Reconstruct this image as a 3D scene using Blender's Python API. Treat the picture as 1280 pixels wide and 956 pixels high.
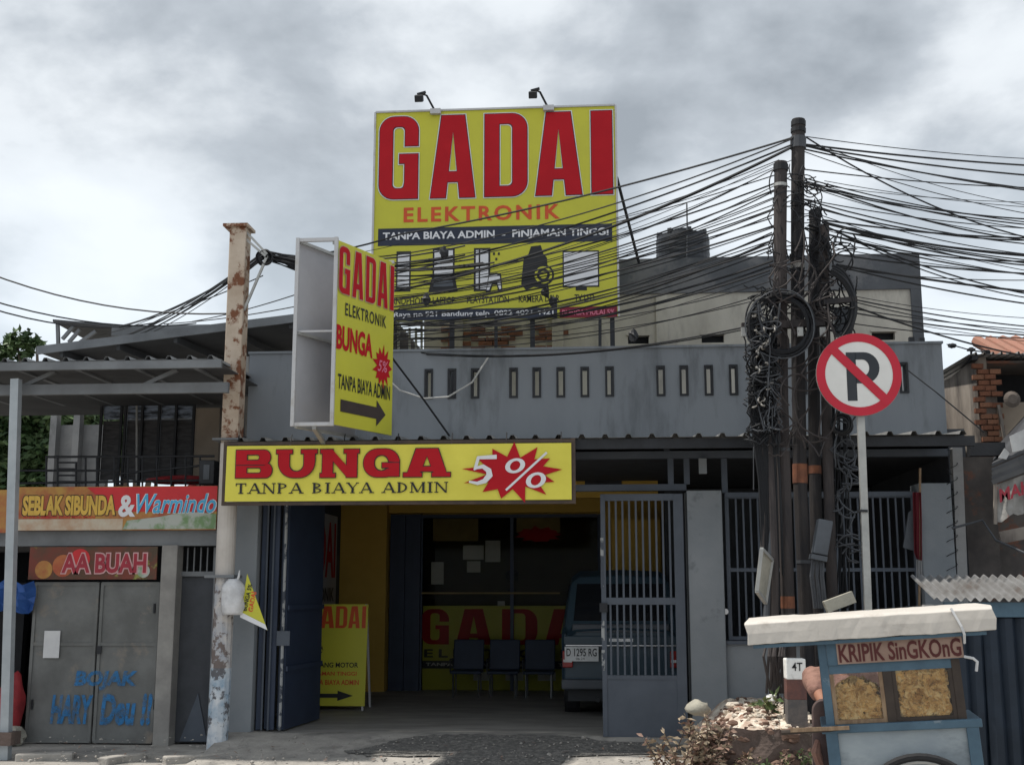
import bpy, math, random
from mathutils import Vector, Matrix, noise
R = random.Random(7)
S = bpy.context.scene
for o in list(bpy.data.objects): bpy.data.objects.remove(o)

# ------------------------------------------------------------------ camera
F, YAW, PITCH = 1500.0, math.radians(4.4), math.atan(262/1500.0)
CAM = Vector((0, -12.6, 1.6))
fw = Vector((-math.sin(YAW)*math.cos(PITCH), math.cos(YAW)*math.cos(PITCH), math.sin(PITCH)))
rt = Vector((math.cos(YAW), math.sin(YAW), 0)); upv = rt.cross(fw)
cam = bpy.data.cameras.new('camera'); camo = bpy.data.objects.new('camera', cam)
S.collection.objects.link(camo); S.camera = camo
cam.sensor_fit = 'HORIZONTAL'; cam.sensor_width = 36; cam.lens = 36*F/1280
cam.clip_end = 3000; cam.clip_start = .1
camo.matrix_world = Matrix.Translation(CAM) @ Matrix((rt, upv, -fw)).transposed().to_4x4()
def at(x, y, Y):
    d = fw*F + rt*(x-640) + upv*(478-y)
    return CAM + d*((Y-CAM.y)/d.y)
# ------------------------------------------------------------------ light
SUN_DIR = Vector((-.38, .0, .90)).normalized()
el = math.asin(SUN_DIR.z); az = math.atan2(SUN_DIR.x, SUN_DIR.y)
sl = bpy.data.lights.new('sun', 'SUN'); sl.energy = 3.0; sl.angle = math.radians(1.2); sl.color = (1, .95, .87)
so = bpy.data.objects.new('sun', sl); S.collection.objects.link(so)
so.rotation_euler = (-SUN_DIR).to_track_quat('-Z', 'Y').to_euler(); so.location = (0, 0, 30)
W = bpy.data.worlds.new('World'); S.world = W; W.use_nodes = True
nt = W.node_tree; N = nt.nodes; L = nt.links
bg = N['Background']; bg.inputs[1].default_value = .1
sky = N.new('ShaderNodeTexSky'); sky.sky_type = 'NISHITA'; sky.sun_disc = False
sky.sun_elevation = el; sky.sun_rotation = az
tc = N.new('ShaderNodeTexCoord')
mp = N.new('ShaderNodeMapping'); mp.inputs['Scale'].default_value = (1, 1, 1.7); mp.inputs['Location'].default_value = (.2, 1.5, .3)
L.new(tc.outputs['Generated'], mp.inputs[0])
n1 = N.new('ShaderNodeTexNoise'); n1.inputs['Scale'].default_value = 3.9; n1.inputs['Detail'].default_value = 9; n1.inputs['Roughness'].default_value = .52; n1.inputs['Distortion'].default_value = .1
n2 = N.new('ShaderNodeTexNoise'); n2.inputs['Scale'].default_value = 1.4; n2.inputs['Detail'].default_value = 5
L.new(mp.outputs[0], n1.inputs[0]); L.new(mp.outputs[0], n2.inputs[0])
cr = N.new('ShaderNodeValToRGB'); e = cr.color_ramp
e.elements[0].position = .34; e.elements[0].color = (2.5, 2.8, 3.15, 1)
e.elements[1].position = .64; e.elements[1].color = (6.3, 6.65, 6.95, 1)
a = e.elements.new(.44); a.color = (3.6, 3.95, 4.35, 1)
a = e.elements.new(.54); a.color = (5.6, 5.95, 6.3, 1)
L.new(n1.outputs[0], cr.inputs[0])
cf = N.new('ShaderNodeMapRange'); cf.inputs[1].default_value = .30; cf.inputs[2].default_value = .42; cf.inputs[3].default_value = .62; cf.inputs[4].default_value = 1
L.new(n2.outputs[0], cf.inputs[0])
# pale blue light near the horizon
sp = N.new('ShaderNodeSeparateXYZ'); L.new(tc.outputs['Generated'], sp.inputs[0])
hz = N.new('ShaderNodeMapRange'); hz.inputs[1].default_value = .08; hz.inputs[2].default_value = .36; hz.inputs[3].default_value = .75; hz.inputs[4].default_value = 0
L.new(sp.outputs[2], hz.inputs[0])
mc = N.new('ShaderNodeMix'); mc.data_type = 'RGBA'; mc.inputs[7].default_value = (6.1, 6.9, 7.6, 1)
L.new(hz.outputs[0], mc.inputs[0]); L.new(cr.outputs[0], mc.inputs[6])
mx = N.new('ShaderNodeMix'); mx.data_type = 'RGBA'
L.new(cf.outputs[0], mx.inputs[0]); L.new(sky.outputs[0], mx.inputs[6]); L.new(mc.outputs[2], mx.inputs[7]); L.new(mx.outputs[2], bg.inputs[0])
S.view_settings.view_transform = 'Standard'; S.view_settings.look = 'None'; S.view_settings.exposure = .58; S.view_settings.gamma = 1
S.render.engine = 'CYCLES'; S.render.resolution_x = 1024; S.render.resolution_y = 764

# ------------------------------------------------------------------ materials
MATS = {}
def mat(name, c, rough=.75, c2=None, sc=4, metal=0, bump=.15, bsc=None, det=6, spec=.35, lo=.38, hi=.62, stretch=None, c3=None, sc3=1.3, lo3=.52, hi3=.6, coat=0, alpha_noise=None, trans=0):
    m = bpy.data.materials.new(name); m.use_nodes = True; t = m.node_tree; n = t.nodes; l = t.links
    b = n['Principled BSDF']; b.inputs['Roughness'].default_value = rough; b.inputs['Metallic'].default_value = metal
    b.inputs['Specular IOR Level'].default_value = spec; b.inputs['Coat Weight'].default_value = coat
    co = n.new('ShaderNodeTexCoord'); ma = n.new('ShaderNodeMapping'); l.new(co.outputs['Object'], ma.inputs[0])
    if stretch: ma.inputs['Scale'].default_value = stretch
    if c2 is None: c2 = tuple(v*.78 for v in c)
    ns = n.new('ShaderNodeTexNoise'); ns.inputs['Scale'].default_value = sc; ns.inputs['Detail'].default_value = det; ns.inputs['Roughness'].default_value = .62
    l.new(ma.outputs[0], ns.inputs[0])
    mr = n.new('ShaderNodeMapRange'); mr.inputs[1].default_value = lo; mr.inputs[2].default_value = hi; l.new(ns.outputs[0], mr.inputs[0])
    mi = n.new('ShaderNodeMix'); mi.data_type = 'RGBA'; l.new(mr.outputs[0], mi.inputs[0])
    mi.inputs[6].default_value = (*c, 1); mi.inputs[7].default_value = (*c2, 1); out = mi.outputs[2]
    if c3:
        n3 = n.new('ShaderNodeTexNoise'); n3.inputs['Scale'].default_value = sc3; n3.inputs['Detail'].default_value = 8; n3.inputs['Roughness'].default_value = .68
        l.new(ma.outputs[0], n3.inputs[0])
        m3 = n.new('ShaderNodeMapRange'); m3.inputs[1].default_value = lo3; m3.inputs[2].default_value = hi3; l.new(n3.outputs[0], m3.inputs[0])
        i3 = n.new('ShaderNodeMix'); i3.data_type = 'RGBA'; l.new(m3.outputs[0], i3.inputs[0]); l.new(out, i3.inputs[6]); i3.inputs[7].default_value = (*c3, 1); out = i3.outputs[2]
    l.new(out, b.inputs['Base Color'])
    if bump:
        nb = n.new('ShaderNodeTexNoise'); nb.inputs['Scale'].default_value = bsc or sc*6; nb.inputs['Detail'].default_value = 4
        l.new(ma.outputs[0], nb.inputs[0]); bp = n.new('ShaderNodeBump'); bp.inputs['Strength'].default_value = bump; bp.inputs['Distance'].default_value = .02
        l.new(nb.outputs[0], bp.inputs['Height']); l.new(bp.outputs[0], b.inputs['Normal'])
    if alpha_noise:
        na = n.new('ShaderNodeTexNoise'); na.inputs['Scale'].default_value = alpha_noise; na.inputs['Detail'].default_value = 8; na.inputs['Roughness'].default_value = .7
        l.new(ma.outputs[0], na.inputs[0]); ra = n.new('ShaderNodeMapRange'); ra.inputs[1].default_value = .30; ra.inputs[2].default_value = .58; ra.inputs[4].default_value = .95
        l.new(na.outputs[0], ra.inputs[0]); l.new(ra.outputs[0], b.inputs['Alpha'])
    if trans: b.inputs['Transmission Weight'].default_value = trans
    MATS[name] = m; return m
mat('asphalt', (.36, .34, .31), .93, (.26, .245, .225), 1.6, bump=.5, bsc=90, c3=(.2, .19, .175), sc3=.7, lo3=.5, hi3=.7)
mat('dry_leaf', (.30, .20, .15), .7, (.17, .10, .08), 20, bump=0); mat('straw_leaf', (.42, .34, .25), .7, (.26, .2, .13), 20, bump=0)
mat('asphalt_patch', (.12, .116, .11), .95, (.21, .20, .185), 22, bump=1, bsc=40, lo=.45, hi=.6)
mat('concrete', (.40, .375, .34), .9, (.27, .255, .235), 3, bump=.35, bsc=40, c3=(.13, .125, .12), sc3=2.2, lo3=.55, hi3=.72)
mat('garage_floor', (.36, .345, .32), .7, (.25, .24, .225), 1.4, bump=.1, bsc=30, stretch=(1, 3, 1))
mat('grey_wall', (.225, .245, .268), .85, (.195, .213, .235), 1.2, bump=.08, bsc=60, c3=(.105, .115, .125), sc3=2.6, lo3=.52, hi3=.72, stretch=(1, 1, .22))
mat('grey_pillar', (.25, .268, .285), .85, (.205, .225, .243), 1.5, bump=.08, bsc=60, c3=(.1, .11, .12), sc3=2.5, lo3=.6, hi3=.75)
mat('beige_wall', (.50, .47, .41), .92, (.36, .335, .29), 1.1, bump=.15, bsc=40, c3=(.25, .235, .21), sc3=1.6, lo3=.52, hi3=.7, stretch=(1, 1, .35))
mat('dark_band', (.10, .105, .115), .9, (.075, .08, .088), 1.5, c3=(.15, .15, .155), sc3=1)
mat('steel_blue_grey', (.085, .10, .125), .6, (.07, .083, .105), 3, bump=.05, spec=.4)
mat('gate_dark_blue', (.035, .05, .085), .5, (.028, .04, .07), 3, bump=.05)
mat('gate_rim_worn', (.32, .33, .33), .6, (.06, .07, .09), 9, lo=.5, hi=.55)
mat('yellow_wall', (.60, .38, .08), .85, (.52, .33, .065), 1.2, bump=.06)
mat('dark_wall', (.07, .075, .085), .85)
mat('sign_yellow', (.56, .54, .045), .45, (.52, .50, .045), 2, bump=.04, bsc=5)
mat('banner_yellow', (.72, .65, .085), .5, (.66, .59, .07), 2, bump=.25, bsc=3)
mat('sign_red', (.46, .012, .02), .6, (.41, .010, .018), 2, bump=0, spec=.15)
mat('sign_orange', (.62, .085, .02), .45, bump=0, c2=(.56, .075, .02))
mat('sign_black', (.02, .02, .022), .5, bump=0)
mat('sign_navy', (.025, .032, .055), .5, bump=0)
mat('sign_white', (.72, .72, .74), .5, bump=0, c2=(.68, .68, .7))
mat('sign_darkred', (.20, .01, .03), .5, bump=0)
mat('sign_pink', (.75, .2, .3), .5, bump=0)
mat('sign_dark_arrow', (.055, .04, .035), .5, bump=0)
mat('panel_back', (.44, .44, .46), .6, (.36, .36, .38), 1.1, bump=.05, c3=(.42, .38, .36), sc3=.9, lo3=.5, hi3=.75)
mat('white_frame', (.50, .50, .51), .6, (.42, .4, .37), 7, lo=.55, hi=.7)
mat('banner_frame', (.09, .065, .05), .8, (.06, .045, .04), 6)
mat('rusty_cream', (.54, .45, .36), .7, (.42, .33, .25), 2.5, c3=(.17, .065, .03), sc3=6.5, lo3=.50, hi3=.57, bump=.2)
mat('cream_pipe', (.56, .52, .48), .65, (.48, .44, .40), 3, bump=.05)
mat('peeling', (.58, .54, .50), .85, (.34, .36, .40), 5, c3=(.16, .13, .12), sc3=6, lo3=.5, hi3=.54, bump=.4, bsc=14)
mat('peeling_blue', (.62, .64, .66), .85, (.26, .36, .46), 5, c3=(.12, .12, .13), sc3=6, lo3=.52, hi3=.56, bump=.4, bsc=14)
mat('light_steel', (.40, .43, .45), .5, (.33, .36, .38), 4, metal=.2, bump=.05)
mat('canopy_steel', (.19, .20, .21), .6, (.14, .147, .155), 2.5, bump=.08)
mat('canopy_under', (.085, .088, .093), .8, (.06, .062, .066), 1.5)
mat('zinc', (.36, .37, .37), .5, (.20, .19, .18), 3, metal=.35, bump=.1, c3=(.15, .12, .10), sc3=3, lo3=.58, hi3=.7)
mat('awning_sheet', (.22, .22, .215), .6, (.12, .12, .12), 3, metal=.2)
mat('dark_metal', (.025, .027, .032), .6, (.018, .019, .022), 5)
mat('tank_plastic', (.030, .034, .042), .45, bump=.03)
mat('pole_brown', (.062, .052, .05), .85, (.034, .03, .031), 6, bump=.5, bsc=25, stretch=(1, 1, .25))
mat('pole_black', (.02, .02, .024), .8, (.038, .033, .032), 5, bump=.4, bsc=20, stretch=(1, 1, .3))
mat('cable_black', (.012, .013, .016), .6, bump=0)
mat('cable_grey', (.07, .075, .085), .6, bump=0)
mat('cable_white', (.45, .45, .44), .6, bump=0)
mat('tag_pale', (.35, .33, .3), .8, (.12, .12, .12), 12, bump=0)
mat('orange_band', (.24, .095, .05), .8, (.13, .055, .035), 7)
mat('box_grey', (.09, .10, .115), .6, bump=.05)
mat('road_sign_red', (.52, .012, .035), .35, bump=0, c2=(.48, .012, .03))
mat('road_sign_white', (.74, .73, .70), .4, (.68, .67, .64), 3, bump=.05)
mat('road_sign_black', (.03, .035, .042), .4, bump=0)
mat('galvanised', (.42, .42, .40), .5, (.33, .33, .32), 5, metal=.3)
mat('brick', (.22, .09, .05), .92, (.13, .06, .04), 7, bump=.5, bsc=30)
mat('brick_b', (.25, .12, .07), .92, (.20, .095, .06), 7, bump=.5, bsc=30)
mat('mortar', (.17, .14, .12), .95, (.10, .085, .075), 4, bump=.4)
mat('old_plaster', (.34, .30, .26), .92, (.16, .135, .12), 1.7, bump=.2, c3=(.08, .07, .065), sc3=1.3, lo3=.53, hi3=.66, stretch=(1, 1, .4))
mat('dirty_wall', (.13, .115, .105), .92, (.07, .062, .06), 1.8, bump=.2, c3=(.2, .09, .06), sc3=1.4, lo3=.56, hi3=.62)
mat('orange_tile', (.27, .14, .10), .85, (.30, .14, .1), 9)
mat('zinc_old', (.20, .20, .20), .6, (.12, .115, .11), 3, metal=.2, bump=.1, c3=(.10, .08, .07), sc3=3, lo3=.56, hi3=.7)
mat('torn_banner', (.36, .35, .33), .6, (.20, .19, .18), 3, bump=.2, c3=(.42, .12, .08), sc3=2.6, lo3=.56, hi3=.6)
mat('awning_dark', (.055, .058, .065), .7, (.04, .042, .048), 3)
mat('awning_white', (.55, .55, .54), .7, (.4, .4, .4), 4)
mat('cart_blue', (.075, .135, .185), .55, (.055, .10, .14), 5, c3=(.2, .24, .27), sc3=6, lo3=.62, hi3=.68, bump=.1)
mat('cart_roof', (.58, .54, .49), .6, (.50, .465, .42), 2.2, bump=.5, bsc=4, c3=(.36, .32, .28), sc3=2.5, lo3=.57, hi3=.7)
mat('cart_panel', (.33, .37, .39), .55, (.25, .29, .32), 2, c3=(.17, .2, .22), sc3=1.7, lo3=.53, hi3=.68, stretch=(1, 1, 2), bump=.1)
mat('cart_wood', (.30, .21, .13), .7, (.2, .13, .08), 8, stretch=(4, 4, 1))
mat('cart_board', (.34, .23, .18), .7, (.26, .17, .13), 3)
mat('dark_wood', (.06, .045, .035), .7, (.04, .03, .025), 5)
mat('chip_a', (.84, .54, .19), .7, (.50, .27, .08), 14, bump=.3, bsc=40)
mat('chip_b', (.90, .68, .33), .7, (.66, .38, .11), 14, bump=.3, bsc=40)
mat('letter_maroon', (.10, .02, .018), .6, bump=0)
mat('tyre', (.02, .02, .022), .8, bump=.2)
mat('tarp_navy', (.016, .026, .042), .6, (.01, .017, .028), 3, bump=.3, bsc=5)
mat('tarp_blue', (.03, .10, .33), .5, (.02, .07, .25), 3, bump=.3, bsc=8)
mat('red_cloth', (.34, .03, .035), .6, (.2, .02, .025), 4, bump=.3, bsc=8)
mat('shutter_grey', (.165, .168, .163), .6, (.11, .112, .108), 1.9, c3=(.22, .19, .16), sc3=2.6, lo3=.57, hi3=.68, bump=.35, bsc=5)
mat('graffiti', (.03, .19, .44), .7, bump=0, alpha_noise=13)
mat('paper', (.60, .60, .60), .7, (.54, .54, .55), 6, bump=.03)
mat('post_plaster', (.30, .29, .27), .9, (.22, .21, .2), 3, bump=.15, bsc=30)
mat('red_print', (.58, .03, .035), .5, (.5, .025, .03), 3, bump=.1, bsc=4)
mat('orange_print', (.44, .25, .06), .55, (.34, .08, .04), 3.5, bump=.1, bsc=4)
mat('green_print', (.16, .26, .12), .55, (.40, .42, .38), 5, lo=.42, hi=.55, bump=.1)
mat('pale_print', (.52, .46, .36), .55, (.45, .30, .2), 5, bump=.1)
mat('yellow_letter', (.70, .44, .08), .5, bump=0)
mat('blue_letter', (.08, .42, .68), .5, bump=0)
mat('buah_print', (.075, .05, .03), .55, (.17, .04, .025), 4, c3=(.24, .24, .06), sc3=3, lo3=.58, hi3=.62, bump=.08)
mat('buah_red', (.34, .05, .03), .55, (.42, .14, .05), 5, bump=0)
mat('buah_letter', (.36, .03, .05), .5, bump=0)
mat('pink_outline', (.62, .36, .36), .5, bump=0)
mat('blind_blue', (.26, .31, .40), .35, (.035, .04, .05), 9, lo=.42, hi=.58, stretch=(.5, 1, 2.5), bump=.1)
mat('blind_brown', (.050, .047, .05), .5, (.022, .021, .022), 9, lo=.42, hi=.58, stretch=(.6, 1, 2.5), bump=.1)
mat('fence_concrete', (.34, .335, .33), .9, (.25, .25, .25), 2.5, c3=(.17, .17, .17), sc3=2, lo3=.56, hi3=.7)
mat('tan_panel', (.34, .28, .22), .8, (.28, .23, .18), 2)
mat('slate_panel', (.095, .11, .135), .7, (.075, .088, .11), 2)
mat('leaf_a', (.055, .10, .035), .6, (.03, .06, .02), 3, bump=0)
mat('leaf_b', (.10, .15, .06), .6, (.06, .10, .035), 3, bump=0)
mat('bark', (.12, .09, .07), .9)

mat('weed_leaf', (.12, .17, .055), .6, (.25, .27, .14), 20, bump=0)
mat('rubble', (.74, .68, .58), .9, (.36, .25, .19), 6, bump=.8, bsc=30, c3=(.25, .14, .1), sc3=5, lo3=.55, hi3=.62)
mat('rubble_white', (.62, .57, .50), .9, (.6, .52, .42), 12, bump=.8, bsc=40)
mat('soil_brown', (.19, .12, .09), .95, (.11, .07, .055), 5, bump=1, bsc=18)
mat('old_concrete', (.15, .11, .095), .95, (.09, .07, .06), 4, bump=.8, bsc=20, c3=(.28, .24, .2), sc3=4, lo3=.58, hi3=.63)
mat('rock_pale', (.38, .36, .30), .9, (.28, .27, .23), 5, bump=.4)
mat('marker_white', (.80, .79, .76), .8, (.6, .59, .57), 9, lo=.55, hi=.65)
mat('marker_brown', (.17, .075, .06), .85, (.11, .06, .055), 9, bump=.3)
mat('marker_grey', (.09, .085, .085), .85, (.14, .12, .11), 9, bump=.3)
mat('car_paint', (.032, .058, .080), .4, (.027, .05, .07), 2, bump=0, spec=.3, coat=.15)
mat('car_glass', (.012, .014, .018), .08, bump=0, spec=.6)
mat('car_trim', (.02, .022, .025), .6, bump=0)
mat('chrome', (.45, .46, .48), .25, metal=.9, bump=0)
mat('tail_red', (.28, .02, .02), .25, bump=0)
mat('plate_white', (.62, .63, .63), .5, bump=0)
mat('seat_blue', (.022, .035, .065), .55, bump=.05)
mat('skin', (.33, .16, .10), .6, (.28, .13, .085), 6, bump=.05)
mat('shirt_brown', (.27, .15, .115), .85, (.19, .10, .08), 8, bump=.3)
mat('trouser_dark', (.09, .06, .055), .85, (.06, .04, .04), 8)
mat('hair', (.012, .01, .01), .6)
mat('bag_white', (.66, .66, .67), .4, (.5, .5, .51), 8, bump=.8, bsc=14)
mat('flag_red', (.13, .012, .02), .8, bump=.1)
mat('flag_white', (.38, .38, .39), .8, bump=.1)
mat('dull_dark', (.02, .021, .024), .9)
mat('warm_board', (.30, .22, .09), .7, bump=0)
g = bpy.data.materials.new('clear_glass'); g.use_nodes = True; t = g.node_tree
gl = t.nodes.new('ShaderNodeBsdfGlossy'); gl.inputs['Roughness'].default_value = .05; tr = t.nodes.new('ShaderNodeBsdfTransparent'); tr.inputs[0].default_value = (.98, .98, .98, 1)
fr = t.nodes.new('ShaderNodeFresnel'); fr.inputs[0].default_value = 1.45; ms = t.nodes.new('ShaderNodeMixShader')
t.links.new(fr.outputs[0], ms.inputs[0]); t.links.new(tr.outputs[0], ms.inputs[1]); t.links.new(gl.outputs[0], ms.inputs[2]); t.links.new(ms.outputs[0], t.nodes['Material Output'].inputs[0])
MATS['clear_glass'] = g
g = g.copy(); g.name = 'tinted_glass'; MATS['tinted_glass'] = g
for q in g.node_tree.nodes:
    if q.type == 'BSDF_TRANSPARENT': q.inputs[0].default_value = (.80, .80, .76, 1)
    if q.type == 'FRESNEL': q.inputs[0].default_value = 1.10
mat('olive_wall', (.085, .07, .035), .9)
mat('chip_gap', (.12, .06, .02), .9)

# ------------------------------------------------------------------ mesh helpers
COL = S.collection
def V(*a): return Vector(a[0] if len(a) == 1 else a)
def wloc(o):
    p = Vector((0, 0, 0))
    while o is not None: p += o.location; o = o.parent
    return p
class MB:
    def __init__(s, M=None): s.v = []; s.f = []; s.mi = []; s.M = M; s.cur = 0
    def add(s, vs, fs, m=None):
        n = len(s.v); s.v += [tuple(s.M @ Vector(p)) if s.M else tuple(p) for p in vs]
        s.f += [tuple(i+n for i in q) for q in fs]; s.mi += [s.cur if m is None else m]*len(fs); return s
    def box(s, a, b):
        x0, y0, z0 = a; x1, y1, z1 = b
        return s.add([(x0,y0,z0),(x1,y0,z0),(x1,y1,z0),(x0,y1,z0),(x0,y0,z1),(x1,y0,z1),(x1,y1,z1),(x0,y1,z1)],
                     [(0,3,2,1),(4,5,6,7),(0,1,5,4),(1,2,6,5),(2,3,7,6),(3,0,4,7)])
    def obox(s, c, h, rot):   # oriented
        M = Matrix.Translation(Vector(c)) @ rot.to_4x4()
        vs = [M @ Vector((x*h[0], y*h[1], z*h[2])) for x, y, z in [(-1,-1,-1),(1,-1,-1),(1,1,-1),(-1,1,-1),(-1,-1,1),(1,-1,1),(1,1,1),(-1,1,1)]]
        return s.add(vs, [(0,3,2,1),(4,5,6,7),(0,1,5,4),(1,2,6,5),(2,3,7,6),(3,0,4,7)])
    def bar(s, p, q, w, d=None, up=(0, 0, 1)):
        p = Vector(p); q = Vector(q); d = w if d is None else d; t = (q-p).normalized(); u = Vector(up)
        if abs(t.dot(u)) > .98: u = Vector((0, 1, 0))
        a = t.cross(u).normalized()*w/2; b = a.cross(t).normalized()*d/2
        vs = [p-a-b, p+a-b, p+a+b, p-a+b, q-a-b, q+a-b, q+a+b, q-a+b]
        return s.add(vs, [(0,1,2,3),(7,6,5,4),(0,4,5,1),(1,5,6,2),(2,6,7,3),(3,7,4,0)])
    def tube(s, pts, r, n=6, cap=True):
        pts = [Vector(p) for p in pts]; rs = r if isinstance(r, (list, tuple)) else [r]*len(pts); vs = []; fs = []
        a0 = None
        for i, p in enumerate(pts):
            t = (pts[min(i+1, len(pts)-1)]-pts[max(i-1, 0)])
            if t.length < 1e-9: t = Vector((0, 0, 1))
            t.normalize()
            if a0 is None: a0 = t.cross(Vector((.3, .9, .1))) if abs(t.y) < .9 else t.cross(Vector((0, 0, 1)))
            a = (a0 - t*a0.dot(t)).normalized(); a0 = a; b = t.cross(a)
            for k in range(n): an = 2*math.pi*k/n; vs.append(p+(a*math.cos(an)+b*math.sin(an))*rs[i])
        for i in range(len(pts)-1):
            for k in range(n): k2 = (k+1) % n; fs.append((i*n+k, i*n+k2, (i+1)*n+k2, (i+1)*n+k))
        if cap: fs.append(tuple(range(n-1, -1, -1))); fs.append(tuple((len(pts)-1)*n+k for k in range(n)))
        return s.add(vs, fs)
    def quad(s, a, b, c, d): return s.add([a, b, c, d], [(0, 1, 2, 3)])
    def poly(s, pts, t):      # polygon (list of 3d pts) extruded by vector t
        n = len(pts); t = Vector(t); vs = [Vector(p) for p in pts]; vs += [p+t for p in vs]
        return s.add(vs, [tuple(range(n-1, -1, -1)), tuple(range(n, 2*n))]+[(i, (i+1) % n, n+(i+1) % n, n+i) for i in range(n)])
    def lathe(s, c, prof, n=20, axis='z'):
        vs = []; fs = []
        for r, h in prof:
            for k in range(n):
                a = 2*math.pi*k/n; x, y = r*math.cos(a), r*math.sin(a)
                vs.append(Vector(c)+(Vector((x, y, h)) if axis == 'z' else Vector((x, h, y)) if axis == 'y' else Vector((h, x, y))))
        for i in range(len(prof)-1):
            for k in range(n): k2 = (k+1) % n; fs.append((i*n+k, i*n+k2, (i+1)*n+k2, (i+1)*n+k))
        fs.append(tuple(range(n-1, -1, -1))); fs.append(tuple((len(prof)-1)*n+k for k in range(n)))
        return s.add(vs, fs)
    def rock(s, c, r, seed, sub=(8, 6), rough=.35):
        nu, nv = sub; vs = []; fs = []
        for j in range(nv+1):
            th = math.pi*j/nv
            for i in range(nu):
                ph = 2*math.pi*i/nu; d = Vector((math.sin(th)*math.cos(ph), math.sin(th)*math.sin(ph), math.cos(th)))
                k = 1+rough*noise.noise(d*1.7+Vector((seed*3.1, seed, 0)))*2
                vs.append(Vector(c)+Vector((d.x*r[0], d.y*r[1], d.z*r[2]))*k)
        for j in range(nv):
            for i in range(nu): i2 = (i+1) % nu; fs.append((j*nu+i, (j+1)*nu+i, (j+1)*nu+i2, j*nu+i2))
        return s.add(vs, fs)
    def build(s, name, m, parent=None, smooth=False, origin=None, bev=0, shared=None):
        me = bpy.data.meshes.new(name)
        if parent is not None: off = wloc(parent); loc = Vector((0, 0, 0))
        else:
            xs = [p[0] for p in s.v]; ys = [p[1] for p in s.v]; zs = [p[2] for p in s.v]
            off = Vector(origin) if origin else Vector(((min(xs)+max(xs))/2, (min(ys)+max(ys))/2, min(zs))); loc = off
        me.from_pydata([(p[0]-off.x, p[1]-off.y, p[2]-off.z) for p in s.v], [], s.f)
        for k in (m if isinstance(m, (list, tuple)) else [m]): me.materials.append(MATS[k])
        if isinstance(m, (list, tuple)): me.polygons.foreach_set('material_index', s.mi)
        if smooth: me.polygons.foreach_set('use_smooth', [True]*len(me.polygons)); 
        me.update(); o = bpy.data.objects.new(name, me); COL.objects.link(o); o.location = loc
        if parent is not None: o.parent = parent
        if bev:
            b = o.modifiers.new('b', 'BEVEL'); b.width = bev; b.segments = 2; b.limit_method = 'ANGLE'
        return o
def thing(name, label, cat, loc, group=None):
    o = bpy.data.objects.new(name, None); COL.objects.link(o); o.location = loc; o.empty_display_size = .2
    o['label'] = label; o['category'] = cat
    if group: o['group'] = group
    return o
def tag(o, label, cat, group=None, kind=None):
    o['label'] = label; o['category'] = cat
    if group: o['group'] = group
    if kind: o['kind'] = kind
    return o
def struct(o): o['kind'] = 'structure'; return o
def stuff(o): o['kind'] = 'stuff'; return o
def box(name, m, a, b, parent=None, **k): return MB().box(a, b).build(name, m, parent, **k)

# ---- lettering: flat letters from the built-in font or own block glyphs, laid on a plane (o, r, u)
_dg = bpy.context.evaluated_depsgraph_get
def letters(parent, s, o, r, u, w, h, m, bold=0.0, proud=.004, shear=0, spacing=1.0, thick=.002, name='lettering'):
    c = bpy.data.curves.new('t', 'FONT'); c.body = s; c.size = 1; c.offset = bold; c.shear = shear; c.space_character = spacing; c.resolution_u = 3
    ob = bpy.data.objects.new('t', c); COL.objects.link(ob); d = _dg(); d.update()
    me = bpy.data.meshes.new_from_object(ob.evaluated_get(d)); bpy.data.objects.remove(ob)
    vs = [v.co.copy() for v in me.vertices]; fs = [tuple(p.vertices) for p in me.polygons]
    x0 = min(v.x for v in vs); x1 = max(v.x for v in vs); y0 = min(v.y for v in vs); y1 = max(v.y for v in vs)
    r = Vector(r).normalized(); u = Vector(u).normalized(); n = r.cross(u).normalized()
    mb = MB(); mb.add([Vector(o)+r*((v.x-x0)/(x1-x0)*w)+u*((v.y-y0)/(y1-y0)*h)+n*proud for v in vs], fs)
    return mb.build(name, m, parent)
GL = {  # block glyphs: list of convex/concave polygons in the unit box
 'A': [[(0,0),(.30,0),(.355,.2),(.645,.2),(.70,0),(1,0),(.72,1),(.28,1)], 'hole', [(.405,.36),(.595,.36),(.5,.80)]],
 'I': [[(0,0),(1,0),(1,1),(0,1)]],
}
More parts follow.
